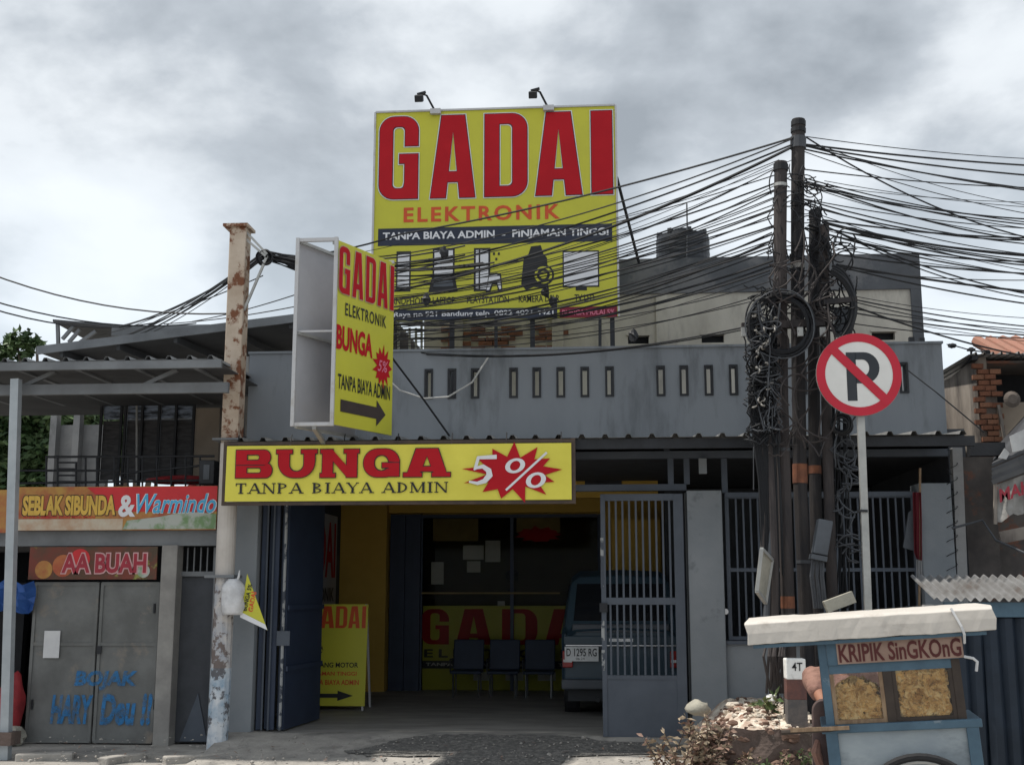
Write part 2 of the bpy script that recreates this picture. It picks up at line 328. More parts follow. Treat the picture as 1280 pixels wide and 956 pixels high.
def block(parent, ch, o, r, u, w, h, m, grow=0, proud=.006, wide=False, thick=.34, slab=0):
    """heavy condensed capital built from strips round a skeleton"""
    r = Vector(r).normalized(); u = Vector(u).normalized(); n = r.cross(u).normalized(); mb = MB()
    gx = grow/w; gy = grow/h
    def P(x, y): return Vector(o)+r*(x*w)+u*(y*h)+n*proud
    def strip(outer, inner, close=False):
        N_ = len(outer); rng = range(N_ if close else N_-1)
        for i in rng:
            j = (i+1) % N_; mb.quad(P(*outer[i]), P(*outer[j]), P(*inner[j]), P(*inner[i]))
    def arc(cx, cy, rx, ry, a0, a1, k=7): return [(cx+rx*math.cos(math.radians(a0+(a1-a0)*i/k)), cy+ry*math.sin(math.radians(a0+(a1-a0)*i/k))) for i in range(k+1)]
    def rect(x0, y0, x1, y1): mb.quad(P(x0-gx, y0-gy), P(x1+gx, y0-gy), P(x1+gx, y1+gy), P(x0-gx, y1+gy))
    T = thick; tv = T*.72 if wide else T*.36     # horizontal stroke heights
    if slab: st = slab
    if ch == 'I': rect(0, 0, 1, 1)
    elif ch == 'A':
        mt = .26; xa = .0
        L0, L1 = (0-gx, -gy), (T+gx, -gy); 
        mb.quad(P(*L0), P(*L1), P(.5-.02+gx*.5, 1+gy) if False else P(.5, .80-gy if not wide else .74-gy), P(.5-mt+.0-gx, 1+gy))
        mb.quad(P(1-T-gx, -gy), P(1+gx, -gy), P(.5+mt+gx, 1+gy), P(.5, .80-gy if not wide else .74-gy))
        mb.add([P(.5-mt-gx, 1+gy), P(.5, (.80 if not wide else .74)-gy), P(.5+mt+gx, 1+gy)], [(0, 1, 2)])
        yb = .19; rect(T*.7, yb, 1-T*.7, yb+(tv if not wide else tv*.8))
        if slab: rect(-.06, 0, T+.08, slab); rect(1-T-.08, 0, 1.06, slab)
    elif ch in 'DO':
        ro = .36; ri = .10 if not wide else .2
        outer = [(-gx, -gy), (-gx, 1+gy)]+arc(1-ro, 1-ro*w/h, ro+gx, ro*w/h+gy, 90, 0)+arc(1-ro, ro*w/h, ro+gx, ro*w/h+gy, 0, -90)+[(-gx, -gy)]
        x0, x1, y0, y1 = T+gx*-1, 1-T+gx, tv-gy, 1-tv+gy
        x0, x1, y0, y1 = T+gx, 1-T-gx, tv+gy, 1-tv-gy
        inner = [(x0, y0), (x0, y1)]+arc(x1-ri, y1-ri*w/h, ri, ri*w/h, 90, 0)+arc(x1-ri, y0+ri*w/h, ri, ri*w/h, 0, -90)+[(x0, y0)]
        strip(outer, inner)
    elif ch == 'G':
        ro = .38; ri = .1 if not wide else .18; k = w/h
        yg0 = .50 if not wide else .46; yt = .64
        outer = [(1+gx, yt-gy)]+arc(1-ro, 1-ro*k, ro+gx, ro*k+gy, 0, 90)+arc(ro, 1-ro*k, ro+gx, ro*k+gy, 90, 180)+arc(ro, ro*k, ro+gx, ro*k+gy, 180, 270)+arc(1-ro, ro*k, ro*.7+gx, ro*k+gy, 270, 320)+[(1-T*.45, .12)]
        x0, x1, y0, y1 = T+gx, 1-T-gx, tv+gy, 1-tv-gy
        inner = [(x1, yt-gy)]+arc(x1-ri, y1-ri*k, ri, ri*k, 0, 90)+arc(x0+ri, y1-ri*k, ri, ri*k, 90, 180)+arc(x0+ri, y0+ri*k, ri, ri*k, 180, 270)+arc(x1-ri, y0+ri*k, ri, ri*k, 270, 320)+[(x1, .2)]
        strip(outer, inner); rect(1-T, 0 if not wide else .02, 1, yg0+.04); rect(.52, yg0-tv*.6, 1, yg0+.04)
    elif ch == 'U':
        ro = .42; ri = .18; k = w/h
        outer = [(-gx, 1+gy), (-gx, ro*k)]+arc(ro, ro*k, ro+gx, ro*k+gy, 180, 270)+arc(1-ro, ro*k, ro+gx, ro*k+gy, 270, 360)+[(1+gx, 1+gy)]
        x0, x1 = T+gx, 1-T-gx
        inner = [(x0, 1+gy), (x0, tv+ri*k)]+arc(x0+ri, tv+ri*k+gy, ri, ri*k, 180, 270)+arc(x1-ri, tv+ri*k+gy, ri, ri*k, 270, 360)+[(x1, 1+gy)]
        strip(outer, inner)
        if slab: rect(-.06, 1-slab, T+.08, 1); rect(1-T-.08, 1-slab, 1.06, 1)
    elif ch == 'N':
        rect(0, 0, T, 1); rect(1-T, 0, 1, 1); mb.quad(P(T-.02-gx, 1+gy), P(-gx, 1+gy), P(1-T+.02+gx*0, -gy), P(1, -gy))
        if slab: rect(-.06, 0, T+.08, slab); rect(-.06, 1-slab, T, 1); rect(1-T-.08, 1-slab, 1.06, 1)
    elif ch == 'B':
        k = w/h
        for y0, y1, xr in ((0, .53, 1), (.47, 1, .95)):
            hh = (y1-y0)/2; rx = hh/k*.9
            outer = [(0-gx, y0-gy), (0-gx, y1+gy)]+arc(xr-rx, y0+hh, rx+gx, hh+gy, 90, -90, 12)+[(-gx, y0-gy)]
            t2 = tv*.75; hi_ = max(hh-t2-gy, .02); rxi = hi_/k*.9; xi = xr-T-gx
            inner = [(T+gx, y0+t2+gy), (T+gx, y1-t2-gy)]+arc(xi-rxi, y0+hh, rxi, hi_, 90, -90, 12)+[(T+gx, y0+t2+gy)]
            strip(outer, inner)
    return mb
def block_word(parent, word, spans, o, r, u, W, H, v0, v1, m, outlines=(), wide=False, thick=.34, slab=0, proud=.006):
    r = Vector(r).normalized(); u = Vector(u).normalized()
    for k, (gm, gr) in enumerate(list(outlines)+[(m, 0)]):
        allmb = MB()
        for ch, (a, b) in zip(word, spans):
            mb = block(parent, ch, Vector(o)+r*(a*W)+u*(v0*H), r, u, (b-a)*W, (v1-v0)*H, gm, gr, proud+k*.003, wide, thick*(1.15 if ch == 'I' else 1), slab)
            vv = [Vector(p) for p in mb.v]; nn = r.cross(u).normalized()
            for fi, fc in enumerate(mb.f): allmb.add([vv[q]+nn*(.00012*fi) for q in fc], [tuple(range(len(fc)))])
        allmb.build('lettering' if k == len(outlines) else 'letter_outline', gm, parent)
def star(parent, c, r, u, rx, ry, n, inner, m, proud=.006, rot=0, name='starburst'):
    r = Vector(r).normalized(); u = Vector(u).normalized(); nn = r.cross(u); pts = []
    for i in range(2*n):
        a = math.pi*i/n+rot; k = (1 if i % 2 == 0 else inner)*(1+.1*math.sin(i*2.3))
        pts.append(Vector(c)+r*(math.cos(a)*rx*k)+u*(math.sin(a)*ry*k)+nn*proud)
    mb = MB(); mb.add([Vector(c)+nn*proud]+pts, [(0, i+1, (i+1) % (2*n)+1) for i in range(2*n)]); return mb.build(name, m, parent)
def flat(parent, name, m, o, r, u, W, H, u0, v0, u1, v1, proud=.003, pts=None):
    r = Vector(r).normalized(); u = Vector(u).normalized(); n = r.cross(u)
    def P(a, b): return Vector(o)+r*(a*W)+u*(b*H)+n*proud
    mb = MB()
    if pts: mb.add([P(*p) for p in pts], [tuple(range(len(pts)))])
    else: mb.quad(P(u0, v0), P(u1, v0), P(u1, v1), P(u0, v1))
    return mb.build(name, m, parent)
def corrug(mb, x0, x1, y0, z0, y1, z1, pitch, amp, th=.004, seg=4):
    """corrugated sheet, ribs running from front (y0,z0) to back (y1,z1)"""
    n = max(2, int((x1-x0)/pitch*seg)); vs = []; fs = []
    for i in range(n+1):
        x = x0+(x1-x0)*i/n; a = amp*math.sin(2*math.pi*(x-x0)/pitch)
        vs += [(x, y0, z0+a), (x, y1, z1+a), (x, y0, z0+a-th), (x, y1, z1+a-th)]
    for i in range(n):
        a = i*4; b = a+4; fs += [(a, b, b+1, a+1), (a+2, a+3, b+3, b+2), (a, a+2, b+2, b), (a+1, b+1, b+3, a+3)]
    return mb.add(vs, fs)
def trapez(mb, x0, x1, y0, z0, y1, z1, pitch, amp, th=.003):
    xs = []; k = 0; x = x0
    prof = [(0, 0), (.70, 0), (.78, 1), (.92, 1)]
    while x < x1:
        for f, a in prof:
            if x+f*pitch <= x1: xs.append((x+f*pitch, a*amp))
        x += pitch
    vs = []; fs = []
    for x, a in xs: vs += [(x, y0, z0+a), (x, y1, z1+a), (x, y0, z0+a-th), (x, y1, z1+a-th)]
    for i in range(len(xs)-1):
        a = i*4; b = a+4; fs += [(a, b, b+1, a+1), (a+2, a+3, b+3, b+2), (a, a+2, b+2, b), (a+1, b+1, b+3, a+3)]
    return mb.add(vs, fs)

# ================================================================== GROUND
mb = MB(); mb.quad((-150, -150, 0), (150, -150, 0), (150, 200, 0), (-150, 200, 0)); struct(mb.build('road', 'asphalt', origin=(0, 0, 0)))
# sloping concrete apron in front of the garage
mb = MB(); nx, ny = 40, 8
vs = []
for j in range(ny+1):
    for i in range(nx+1):
        x = -4.05+(5.1)*i/nx; y = -1.35+1.5*j/ny; t = j/ny
        z = .006+.165*max(0, min(1, (y+1.15)/1.1))**1.0
        if i == 0: z = -.02
        vs.append((x+(.12*noise.noise(Vector((x*2, y*3, 0))) if i == 0 else 0), y+(.10*noise.noise(Vector((x*1.7, 0, 3))) if j == 0 else 0), z+.012*noise.noise(Vector((x*2, y*2, 5)))))
mb.add(vs, [(j*(nx+1)+i, j*(nx+1)+i+1, (j+1)*(nx+1)+i+1, (j+1)*(nx+1)+i) for j in range(ny) for i in range(nx)])
struct(mb.build('driveway_apron', 'concrete'))
# broken asphalt over the apron; front tongue also paints in shade between sunlit patches
mb = MB(); pts = []
cpx = [(430, 939), (455, 934), (480, 929), (505, 922), (540, 918), (600, 917), (700, 918), (752, 924), (862, 931), (850, 942), (708, 944), (690, 975), (610, 985), (520, 975), (550, 944), (470, 944), (445, 942)]
def apz(x, y): return .006+.165*max(0, min(1, (y+1.15)/1.1))
def gp(px, py, dz=.009):
    d = fw*F + rt*(px-640) + upv*(478-py); z = .1
    for _ in range(12): p = CAM+d*((z-CAM.z)/d.z); z = .5*z+.5*(apz(p.x, p.y)+dz)
    return Vector((p.x, p.y, apz(p.x, p.y)+dz))
out = []
for i in range(len(cpx)):
    a, b = cpx[i], cpx[(i+1) % len(cpx)]
    for k in range(6):
        t = k/6; out.append((a[0]+(b[0]-a[0])*t+7*noise.noise(Vector((i*6+k, 0, 0))*1.3), a[1]+(b[1]-a[1])*t+2.4*noise.noise(Vector((i*6+k, 5, 0))*1.3)))
rings = []
for sft in (1, .82, .6, .35, .01):
    rings.append([gp(610+(x-610)*sft, 935+(y-935)*sft, .010+.004*sft*0) for x, y in out])
n = len(out); vs = [p for rg in rings for p in rg]; fs = [(j*n+i, j*n+(i+1) % n, (j+1)*n+(i+1) % n, (j+1)*n+i) for j in range(len(rings)-1) for i in range(n)]
mb.add(vs, fs); struct(mb.build('asphalt_patch', 'asphalt_patch'))
# left pavement in front of the shutter
mb = MB(); mb.box((-7.5, -.75, -.05), (-4.02, .12, .035)); struct(mb.build('pavement', 'concrete'))
# pale low bars at left, painting in sunlit streaks on the ground
for i, (a, b) in enumerate((((20, 946), (92, 941)), ((128, 955), (178, 940)), ((205, 952), (300, 936)))):
    p, q = gp(*a, 0), gp(*b, 0); p.z = q.z = .02
    m_ = MB(); m_.bar(p, q, .13, .10); o = m_.build('kerb_stone', 'concrete', bev=.015)
    tag(o, ['pale kerb stone lying below the foot of the left canopy post', 'short pale kerb stone before the grey shop shutters', 'long pale kerb stone by the foot of the rusty column'][i], 'kerb stone')

rg = random.Random(21); m_ = MB(); m2 = MB()
for k in range(420):
    px_, py_ = rg.uniform(20, 880), 956-rg.random()**1.5*34; q = gp(px_, py_, 0); q.z = max(q.z, .0)+.036*(px_ < 300)+.02*(px_ >= 300); s_ = rg.uniform(.004, .014)*(2 if rg.random() < .06 else 1)
    m_.rock(q, (s_, s_, s_*.6), k, (5, 3), .3)
o = m_.build('gravel', 'concrete'); tag(o, 'grit and small stones scattered over the forecourt', 'gravel', kind='stuff')
for k in range(60):
    px_, py_ = rg.uniform(20, 880), 956-rg.random()*26; q = gp(px_, py_, 0); q.z += .042 if px_ < 300 else .026; a_ = Vector((rg.gauss(0, 1), rg.gauss(0, 1), rg.uniform(-.2, .4))).normalized()*.028; b_ = a_.cross(Vector((0, 0, 1)))*.4; m2.add([q-a_, q-b_, q+a_, q+b_], [(0, 1, 2, 3)])
o = m2.build('fallen_leaves', 'dry_leaf'); tag(o, 'dry fallen leaves lying over the forecourt', 'leaves', kind='stuff')

# ================================================================== PAWNSHOP HOUSE
H = thing('pawnshop_building', 'grey single-storey shop house with slotted parapet and open yellow garage', 'building', (-.1, 2.5, 0))
FL = .17
mb = MB(); mb.box((-4.05, .0, -.3), (4.0, 8.0, FL)); mb.build('garage_floor', 'garage_floor', H)
# pillars
p0 = at(280, 700, 0).x; p1 = at(321, 700, 0).x
box('pillar', 'grey_pillar', (-4.02, .0, 0), (p1, .34, 2.75), H, bev=.008)
cx0 = at(860, 700, 0).x; cx1 = at(904, 700, 0).x
box('pillar', 'grey_pillar', (cx0, -.04, 0), (cx1, .30, at(880, 613, 0).z), H, bev=.008)
rx0 = at(1152, 700, 0).x; rx1 = at(1193, 700, 0).x
box('pillar', 'grey_pillar', (rx0, -.04, 0), (rx1, .30, at(1170, 604, 0).z), H, bev=.008)
# low wall under the grille
lw = at(930, 805, .02).z
box('low_wall', 'grey_pillar', (cx1, .02, 0), (rx0, .20, lw), H)
box('sill', 'steel_blue_grey', (cx1, -.01, lw), (rx0, .23, lw+.035), H)
# side walls, back wall, ceiling
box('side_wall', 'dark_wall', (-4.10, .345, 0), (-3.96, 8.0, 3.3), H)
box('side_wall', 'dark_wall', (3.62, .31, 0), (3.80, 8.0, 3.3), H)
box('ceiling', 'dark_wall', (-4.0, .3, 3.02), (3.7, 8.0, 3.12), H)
BY = 5.6
bx = lambda x: at(x, 750, BY).x
box('back_wall', 'yellow_wall', (-3.96, BY+.06, FL), (bx(526)-.03, BY+.2, 3.02), H); box('back_wall', 'yellow_wall', (bx(752), BY+.06, FL), (3.62, BY+.2, 3.02), H)
box('office_wall', 'olive_wall', (-3.9, BY+2.2, FL), (3.6, BY+2.3, 3.02), H); box('office_side', 'olive_wall', (bx(526)-.2, BY+.201, FL), (bx(526)-.1, BY+2.2, 3.02), H); box('office_side', 'olive_wall', (bx(752)+.1, BY+.201, FL), (bx(752)+.2, BY+2.2, 3.02), H)
box('office_header', 'yellow_wall', (bx(526), BY+.06, at(600, 643, BY).z+.001), (bx(752), BY+.2, 3.02), H)
zt = at(600, 643, BY).z
# dark tinted shop front with its frames
sf = MB().box((bx(526), BY, FL), (bx(752), BY+.012, zt)).build('shop_window', 'tinted_glass', H)
for xx in (526, 640, 750): MB().box((bx(xx)-.025, BY-.03, FL), (bx(xx)+.025, BY-.001, zt)).build('window_frame', 'gate_dark_blue', sf)
MB().box((bx(526)+.026, BY-.035, zt-.05), (bx(750)-.03, BY-.002, zt)).build('window_frame', 'gate_dark_blue', sf)
# blue door jamb / rolled door column
for k in range(4):
    xa = 488+k*9.6; box('blue_door_panel', 'gate_dark_blue', (bx(xa), BY-.10-.03*(k % 2), FL), (bx(xa+9.2), BY-.02, zt), H)
# yellow pillar at the inner left and beam over the window
box('yellow_pillar', 'yellow_wall', (-3.95, BY-.35, FL), (bx(487), BY-.12, 3.01), H)
box('yellow_beam', 'yellow_wall', (-3.9, BY-.16, zt+.02), (bx(752), BY-.05, 2.98), H)
# counter ledge line
zl = at(600, 741, BY).z
box('ledge', 'warm_board', (bx(528), BY-.10, zl-.012), (bx(700), BY-.04, zl+.012), H)
# inner yellow room at right behind the gate, with a vent over it
q0 = at(765, 700, 4.6); q1 = at(826, 700, 4.6)
box('inner_wall', 'yellow_wall', (q0.x, 4.6, FL), (q1.x, 4.75, 2.62), H)
box('inner_wall', 'yellow_wall', (at(718, 600, 3.0).x, 3.0, at(720, 622, 3.0).z), (at(822, 600, 3.0).x, 3.12, at(722, 590, 3.0).z), H)
box('air_vent', 'dark_metal', (at(731, 600, 2.98).x, 2.975, at(731, 609, 2.98).z), (at(777, 600, 2.98).x, 2.99, at(731, 599, 2.98).z), H)
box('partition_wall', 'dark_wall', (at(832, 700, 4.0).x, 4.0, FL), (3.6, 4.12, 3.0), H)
# parapet with slots; dark rims stand in for shade in the slot depth
z0, z1 = 3.06, 4.22; PX0, PX1 = at(489, 440, .3).x-1.6, at(1177, 430, .3).x
mb = MB(); slots = [536, 565, 594, 642, 671, 701, 731, 762, 826, 855, 886, 917, 1003, 1034, 1066, 1098, 1130]
sx = [at(x, 477, .3).x for x in slots]; sz0, sz1 = at(760, 494, .3).z, at(760, 460, .3).z; hw = .030
mb.box((PX0, .3, z0), (PX1, .46, sz0)); mb.box((PX0, .3, sz1), (PX1, .46, z1)); last = PX0
for x in sx: mb.box((last, .3, sz0), (x-hw, .46, sz1)); last = x+hw
mb.box((last, .3, sz0), (PX1, .46, sz1)); par = mb.build('parapet', 'grey_wall', H)
for i, x in enumerate(sx):
    f = MB(); a, b = .006, .017
    f.box((x-hw-b, .285, sz0-b), (x-hw+a, .299, sz1+b)); f.box((x+hw-a, .285, sz0-b), (x+hw+b, .299, sz1+b))
    f.box((x-hw+a, .286, sz1-a), (x+hw-a, .298, sz1+b)); f.box((x-hw+a, .286, sz0-b), (x+hw-a, .298, sz0+a)); f.build('slot_frame', 'dark_metal', par)
box('coping', 'grey_wall', (PX0-.01, .28, z1), (PX1+.012, .48, z1+.025), H)
box('parapet_return', 'grey_wall', (PX1-.15, .461, z0), (PX1-.003, 3.2, z1-.01), H)
box('roof_slab', 'dark_band', (-4.0, .47, 3.13), (3.6, 3.95, 3.24), H)
# front beams, rail over gates
def hb(name, y0, y1, x0, x1, Y, th, m='steel_blue_grey'):
    a = at(x0, (y0+y1)/2, Y); b = at(x1, (y0+y1)/2, Y); zc0 = at(800, y0, Y).z; zc1 = at(800, y1, Y).z
    return box(name, m, (a.x, Y, zc1), (b.x, Y+th, zc0), H)
hb('beam', 564, 573, 300, 1185, .04, .10)
hb('gate_rail', 605, 613, 325, 858, .05, .10)
hb('gate_rail', 616, 622, 906, 1150, .04, .08)
for x, ya, yb in ((833, 548, 565), (838, 573, 605), (858, 573, 605), (1000, 573, 616), (905, 573, 616)):
    a = at(x, ya, .06); b = at(x, yb, .06); box('strut', 'steel_blue_grey', (a.x-.03, .062, b.z), (a.x+.03, .12, a.z), H)
a = at(878, 573, .0); b = at(880, 592, .0); box('bracket', 'grey_pillar', (a.x-.04, -.03, b.z), (a.x+.04, .03, a.z), H)
# awning: trapezoid metal sheet on a frame
EY, EZ = -.68, 3.12
ex0, ex1 = at(277, 548, EY).x, at(1222, 538, EY).x
aw = trapez(MB(), ex0, ex1, EY, EZ, .27, EZ+.07, .232, .035).build('awning', 'awning_sheet', H)
box('awning_beam', 'dark_metal', (ex0+.02, EY+.04, EZ-.11), (ex1-.02, EY+.10, EZ-.012), aw)
for k in range(12): 
    x = ex0+.2+k*(ex1-ex0-.4)/11; MB().bar((x, EY+.12, EZ-.05), (x, .28, EZ+.02), .05, .05).build('rafter', 'dark_metal', aw)
# right extension: beam end to the neighbour
box('gutter', 'dark_metal', (ex1+.01, EY+.3, EZ-.18), (ex1+.35, EY+.42, EZ-.05), aw)

# ---- folding gate, left (blue, folded back)
G = thing('folding_gate', 'dark blue folding steel gate pushed open at the left of the garage', 'gate', (-3.5, .6, FL))
gz0, gz1 = FL+.02, 2.72
xs = [at(x, 800, .1).x for x in (323, 331, 339, 347, 353)]
for i in range(4):
    y0 = .10 if i % 2 == 0 else .16
    MB().box((xs[i], y0, gz0), (xs[i+1]-.012, y0+.035, gz1)).build('gate_leaf', 'gate_dark_blue', G, bev=.005)
for i in (1, 2, 4):
    MB().tube([(xs[i], .075, gz0), (xs[i], .075, gz1)], .011, 8).build('gate_tube', 'steel_blue_grey', G)
pA = Vector((xs[4]+.02, .12, 0)); pB = Vector((at(403, 700, 1.25).x, 1.25, 0))
lf = MB().bar((pA.x, pA.y, (gz0+gz1)/2), (pB.x, pB.y, (gz0+gz1)/2), .03, gz1-gz0); lf = lf.build('large_gate_leaf', 'gate_dark_blue', G)
for zz in (gz0+.62, gz0+1.25): MB().bar((pA.x+.035, pA.y-.02, zz), (pB.x+.03, pB.y-.02, zz), .02, .05).build('leaf_rib', 'gate_dark_blue', lf)
MB().tube([(xs[4]+.005, .08, gz0), (xs[4]+.005, .08, gz1)], .018, 8).build('gate_edge', 'gate_rim_worn', G)
MB().box((xs[4]-.05, .05, 1.05), (xs[4]+.09, .068, 1.2)).build('latch', 'steel_blue_grey', G)

# ---- sliding barred gate, right
G = thing('barred_gate', 'blue-grey barred steel gate with solid foot panel beside the middle pillar', 'gate', (.35, -.06, FL))
gy = -.08
def gx(x, y=800): return at(x, y, gy).x
X0, X1 = at(752, 770, gy).x, at(857, 770, gy).x; ZB = at(800, 921, gy).z; ZT = at(800, 617, gy).z; ZM = at(800, 751, gy).z; ZS = at(800, 845, gy).z
fr = .05
MB().box((X0, gy, ZB), (X0+fr, gy+.04, ZT)).build('gate_stile', 'steel_blue_grey', G, bev=.004)
MB().box((X1-.10, gy, ZB), (X1, gy+.04, ZT)).build('gate_stile', 'steel_blue_grey', G, bev=.004)
for zz, hh in ((ZT-.035, .035), (ZM, .035), (ZS-.01, .02)): MB().box((X0+fr, gy+.002, zz-hh), (X1-.10, gy+.038, zz+hh)).build('gate_rail', 'steel_blue_grey', G)
MB().box((X0+fr, gy+.01, ZB), (X1-.10, gy+.03, ZS-.03)).build('foot_panel', 'steel_blue_grey', G)
nb = 10
for i in range(nb):
    x = X0+fr+(X1-.10-X0-fr)*(i+.6)/(nb+.2)
    MB().box((x-.010, gy+.008, ZM+.036), (x+.010, gy+.028, ZT-.071)).build('gate_bar', 'steel_blue_grey', G)
    MB().box((x-.010, gy+.008, ZS+.012), (x+.010, gy+.028, ZM-.036)).build('gate_bar', 'steel_blue_grey', G)
for ya, yb in ((672, 700), (702, 735), (775, 800), (812, 838)):
    MB().box((X0-.004, gy-.004, at(752, yb, gy).z), (X0+.028, gy-.001, at(752, ya, gy).z)).build('worn_strip', 'gate_rim_worn', G)
MB().box((X0-.02, gy-.03, ZM-.11), (X0+.06, gy-.002, ZM-.02)).build('latch', 'dark_metal', G)

# ---- fixed grilles on the low wall
def grille(x0, x1, label, n):
    G = thing('window_grille', label, 'grille', (at((x0+x1)/2, 800, .0).x, .06, lw+.04), 'barred grilles over the low wall')
    y = .06; a, b = at(x0, 700, y).x, at(x1, 700, y).x; zt_ = at(950, 617, y).z-.01; zb = lw+.04; zm = at(950, 712, y).z
    for xa in (a, b-.04): MB().box((xa, y, zb), (xa+.04, y+.04, zt_)).build('grille_frame', 'steel_blue_grey', G)
    for zz in (zb+.02, zm, zt_-.02): MB().box((a+.04, y+.003, zz-.018), (b-.04, y+.037, zz+.018)).build('grille_rail', 'steel_blue_grey', G)
    for i in range(n):
        x = a+.04+(b-a-.08)*(i+1)/(n+1)
        for za, zc in ((zb+.04, zm-.018), (zm+.018, zt_-.04)): MB().box((x-.009, y+.01, za), (x+.009, y+.03, zc)).build('grille_bar', 'steel_blue_grey', G)
    return G
grille(908, 1010, 'barred grey-blue grille on the low wall right of the middle pillar', 9)
grille(1014, 1148, 'barred grey-blue grille behind the no parking sign post', 12)
o = tag(MB().tube([at(907, 764, .0), at(907, 764, -.03)], .03, 10).build('wall_lamp', 'paper'), 'small round white fitting beside the grille by the middle pillar', 'fitting')

# ================================================================== GARAGE CONTENTS
def yv(x, y, Y): return at(x, y, Y)
# wall banner on the left side wall (inside)
Bn = thing('wall_banner', 'tall dim banner with red letters on the inner left garage wall', 'banner', (-3.95, 3.9, 1.2))
o_ = Vector((-3.945, 2.7, 1.35)); r_ = Vector((0, 1, 0)); u_ = Vector((0, 0, 1)); BW, BH = 2.3, 1.35
MB().box((-3.955, 2.7, 1.35), (-3.945, 5.0, 2.7)).build('banner_sheet', 'panel_back', Bn)
letters(Bn, 'GADAI', o_+Vector((0, .1, .45)), r_, u_, 2.1, .8, 'sign_red', .03, .005)
letters(Bn, 'ELEKTRONIK', o_+Vector((0, .15, .12)), r_, u_, 2.0, .2, 'sign_black', .02, .005)
# sandwich board
sy = 2.4
c0, c1 = at(392, 870, sy), at(455, 884, sy); top = at(455, 757, sy)
x0 = at(376, 820, sy).x; x1 = at(457, 820, sy).x; zb = at(430, 882, sy).z; zt2 = at(430, 755, sy).z
SB = thing('sandwich_board', 'yellow pavement sign with black arrow standing beside the blue gate leaf', 'sign', ((x0+x1)/2, sy+.1, FL))
MB().bar(((x0+x1)/2, sy, zb), ((x0+x1)/2, sy+.12, zt2), x1-x0, .012, up=(0, 1, 0)).build('sign_board', 'sign_yellow', SB)
uu = Vector((0, .12, zt2-zb)).normalized(); oo = Vector((x0, sy-.007, zb)); WW, HH = x1-x0, (zt2-zb)
flat(SB, 'red_header', 'sign_yellow', oo, (1, 0, 0), uu, WW, HH, 0, .74, 1, 1, .002)
block_word(SB, 'GADAI', [(.03, .24), (.26, .48), (.50, .68), (.70, .88), (.91, .97)], oo, (1, 0, 0), uu, WW, HH, .765, .985, 'sign_orange', proud=.004)
for s, u0, w, v0, h, m in (('HP', .1, .2, .60, .045, 'sign_black'), ('KAMERA', .1, .23, .545, .04, 'sign_black'), ('TV', .1, .22, .49, .04, 'sign_black'),
                           ('BARANG MOTOR', .12, .76, .375, .05, 'sign_black'), ('PINJAMAN TINGGI', .1, .76, .285, .05, 'sign_orange'), ('TANPA BIAYA ADMIN', .08, .82, .205, .05, 'sign_orange')):
    letters(SB, s, oo+Vector((WW*u0, 0, 0))+uu*(HH*v0), (1, 0, 0), uu, WW*w, HH*h, m, .02)
flat(SB, 'arrow', 'sign_black', oo, (1, 0, 0), uu, WW, HH, 0, 0, 0, 0, .004, pts=[(.1, .08), (.58, .08), (.58, .05), (.82, .10), (.58, .15), (.58, .12), (.1, .12)])
for xa in (x0+.03, x1-.03):
    MB().bar((xa, sy+.02, FL), (xa, sy+.125, zt2), .025, .025, up=(0, 1, 0)).build('leg', 'white_frame', SB); MB().bar((xa, sy+.50, FL), (xa, sy+.15, zt2), .025, .025, up=(0, 1, 0)).build('leg', 'white_frame', SB)
# counter banner in the shop window
CY = BY+.06; cz0, cz1 = at(620, 854, CY).z, at(620, 757, CY).z; ca, cb = at(526, 800, CY).x, at(748, 800, CY).x
CT = thing('counter', 'low counter under a yellow banner with big red letters behind the chairs', 'counter', ((ca+cb)/2, CY, FL))
MB().box((ca+.03, CY, FL), (cb-.03, CY+.45, cz1)).build('counter_body', 'sign_yellow', CT)
W_, H_ = cb-ca, cz1-cz0; oo = Vector((ca, CY, cz0))
block_word(CT, 'GADAI', [(-.0, .16), (.20, .40), (.46, .66), (.70, .92), (.95, .995)], oo, (1, 0, 0), (0, 0, 1), W_, H_, .50, .96, 'sign_red')
letters(CT, 'ELEKTRONIK', oo+Vector((W_*.02, 0, H_*.33)), (1, 0, 0), (0, 0, 1), W_*.9, H_*.11, 'sign_black', .03, .005, spacing=1.5)
flat(CT, 'navy_strip', 'sign_navy', oo, (1, 0, 0), (0, 0, 1), W_, H_, .01, .19, .97, .29, .004)
letters(CT, 'TANPA BIAYA ADMIN - PINJAMAN TINGGI', oo+Vector((W_*.03, 0, H_*.21)), (1, 0, 0), (0, 0, 1), W_*.9, H_*.055, 'sign_white', .02, .007)
for k, (a, b) in enumerate(((.30, .40), (.48, .58), (.66, .76))): flat(CT, 'printed_picture', 'sign_white', oo, (1, 0, 0), (0, 0, 1), W_, H_, a, .04, b, .15, .004)
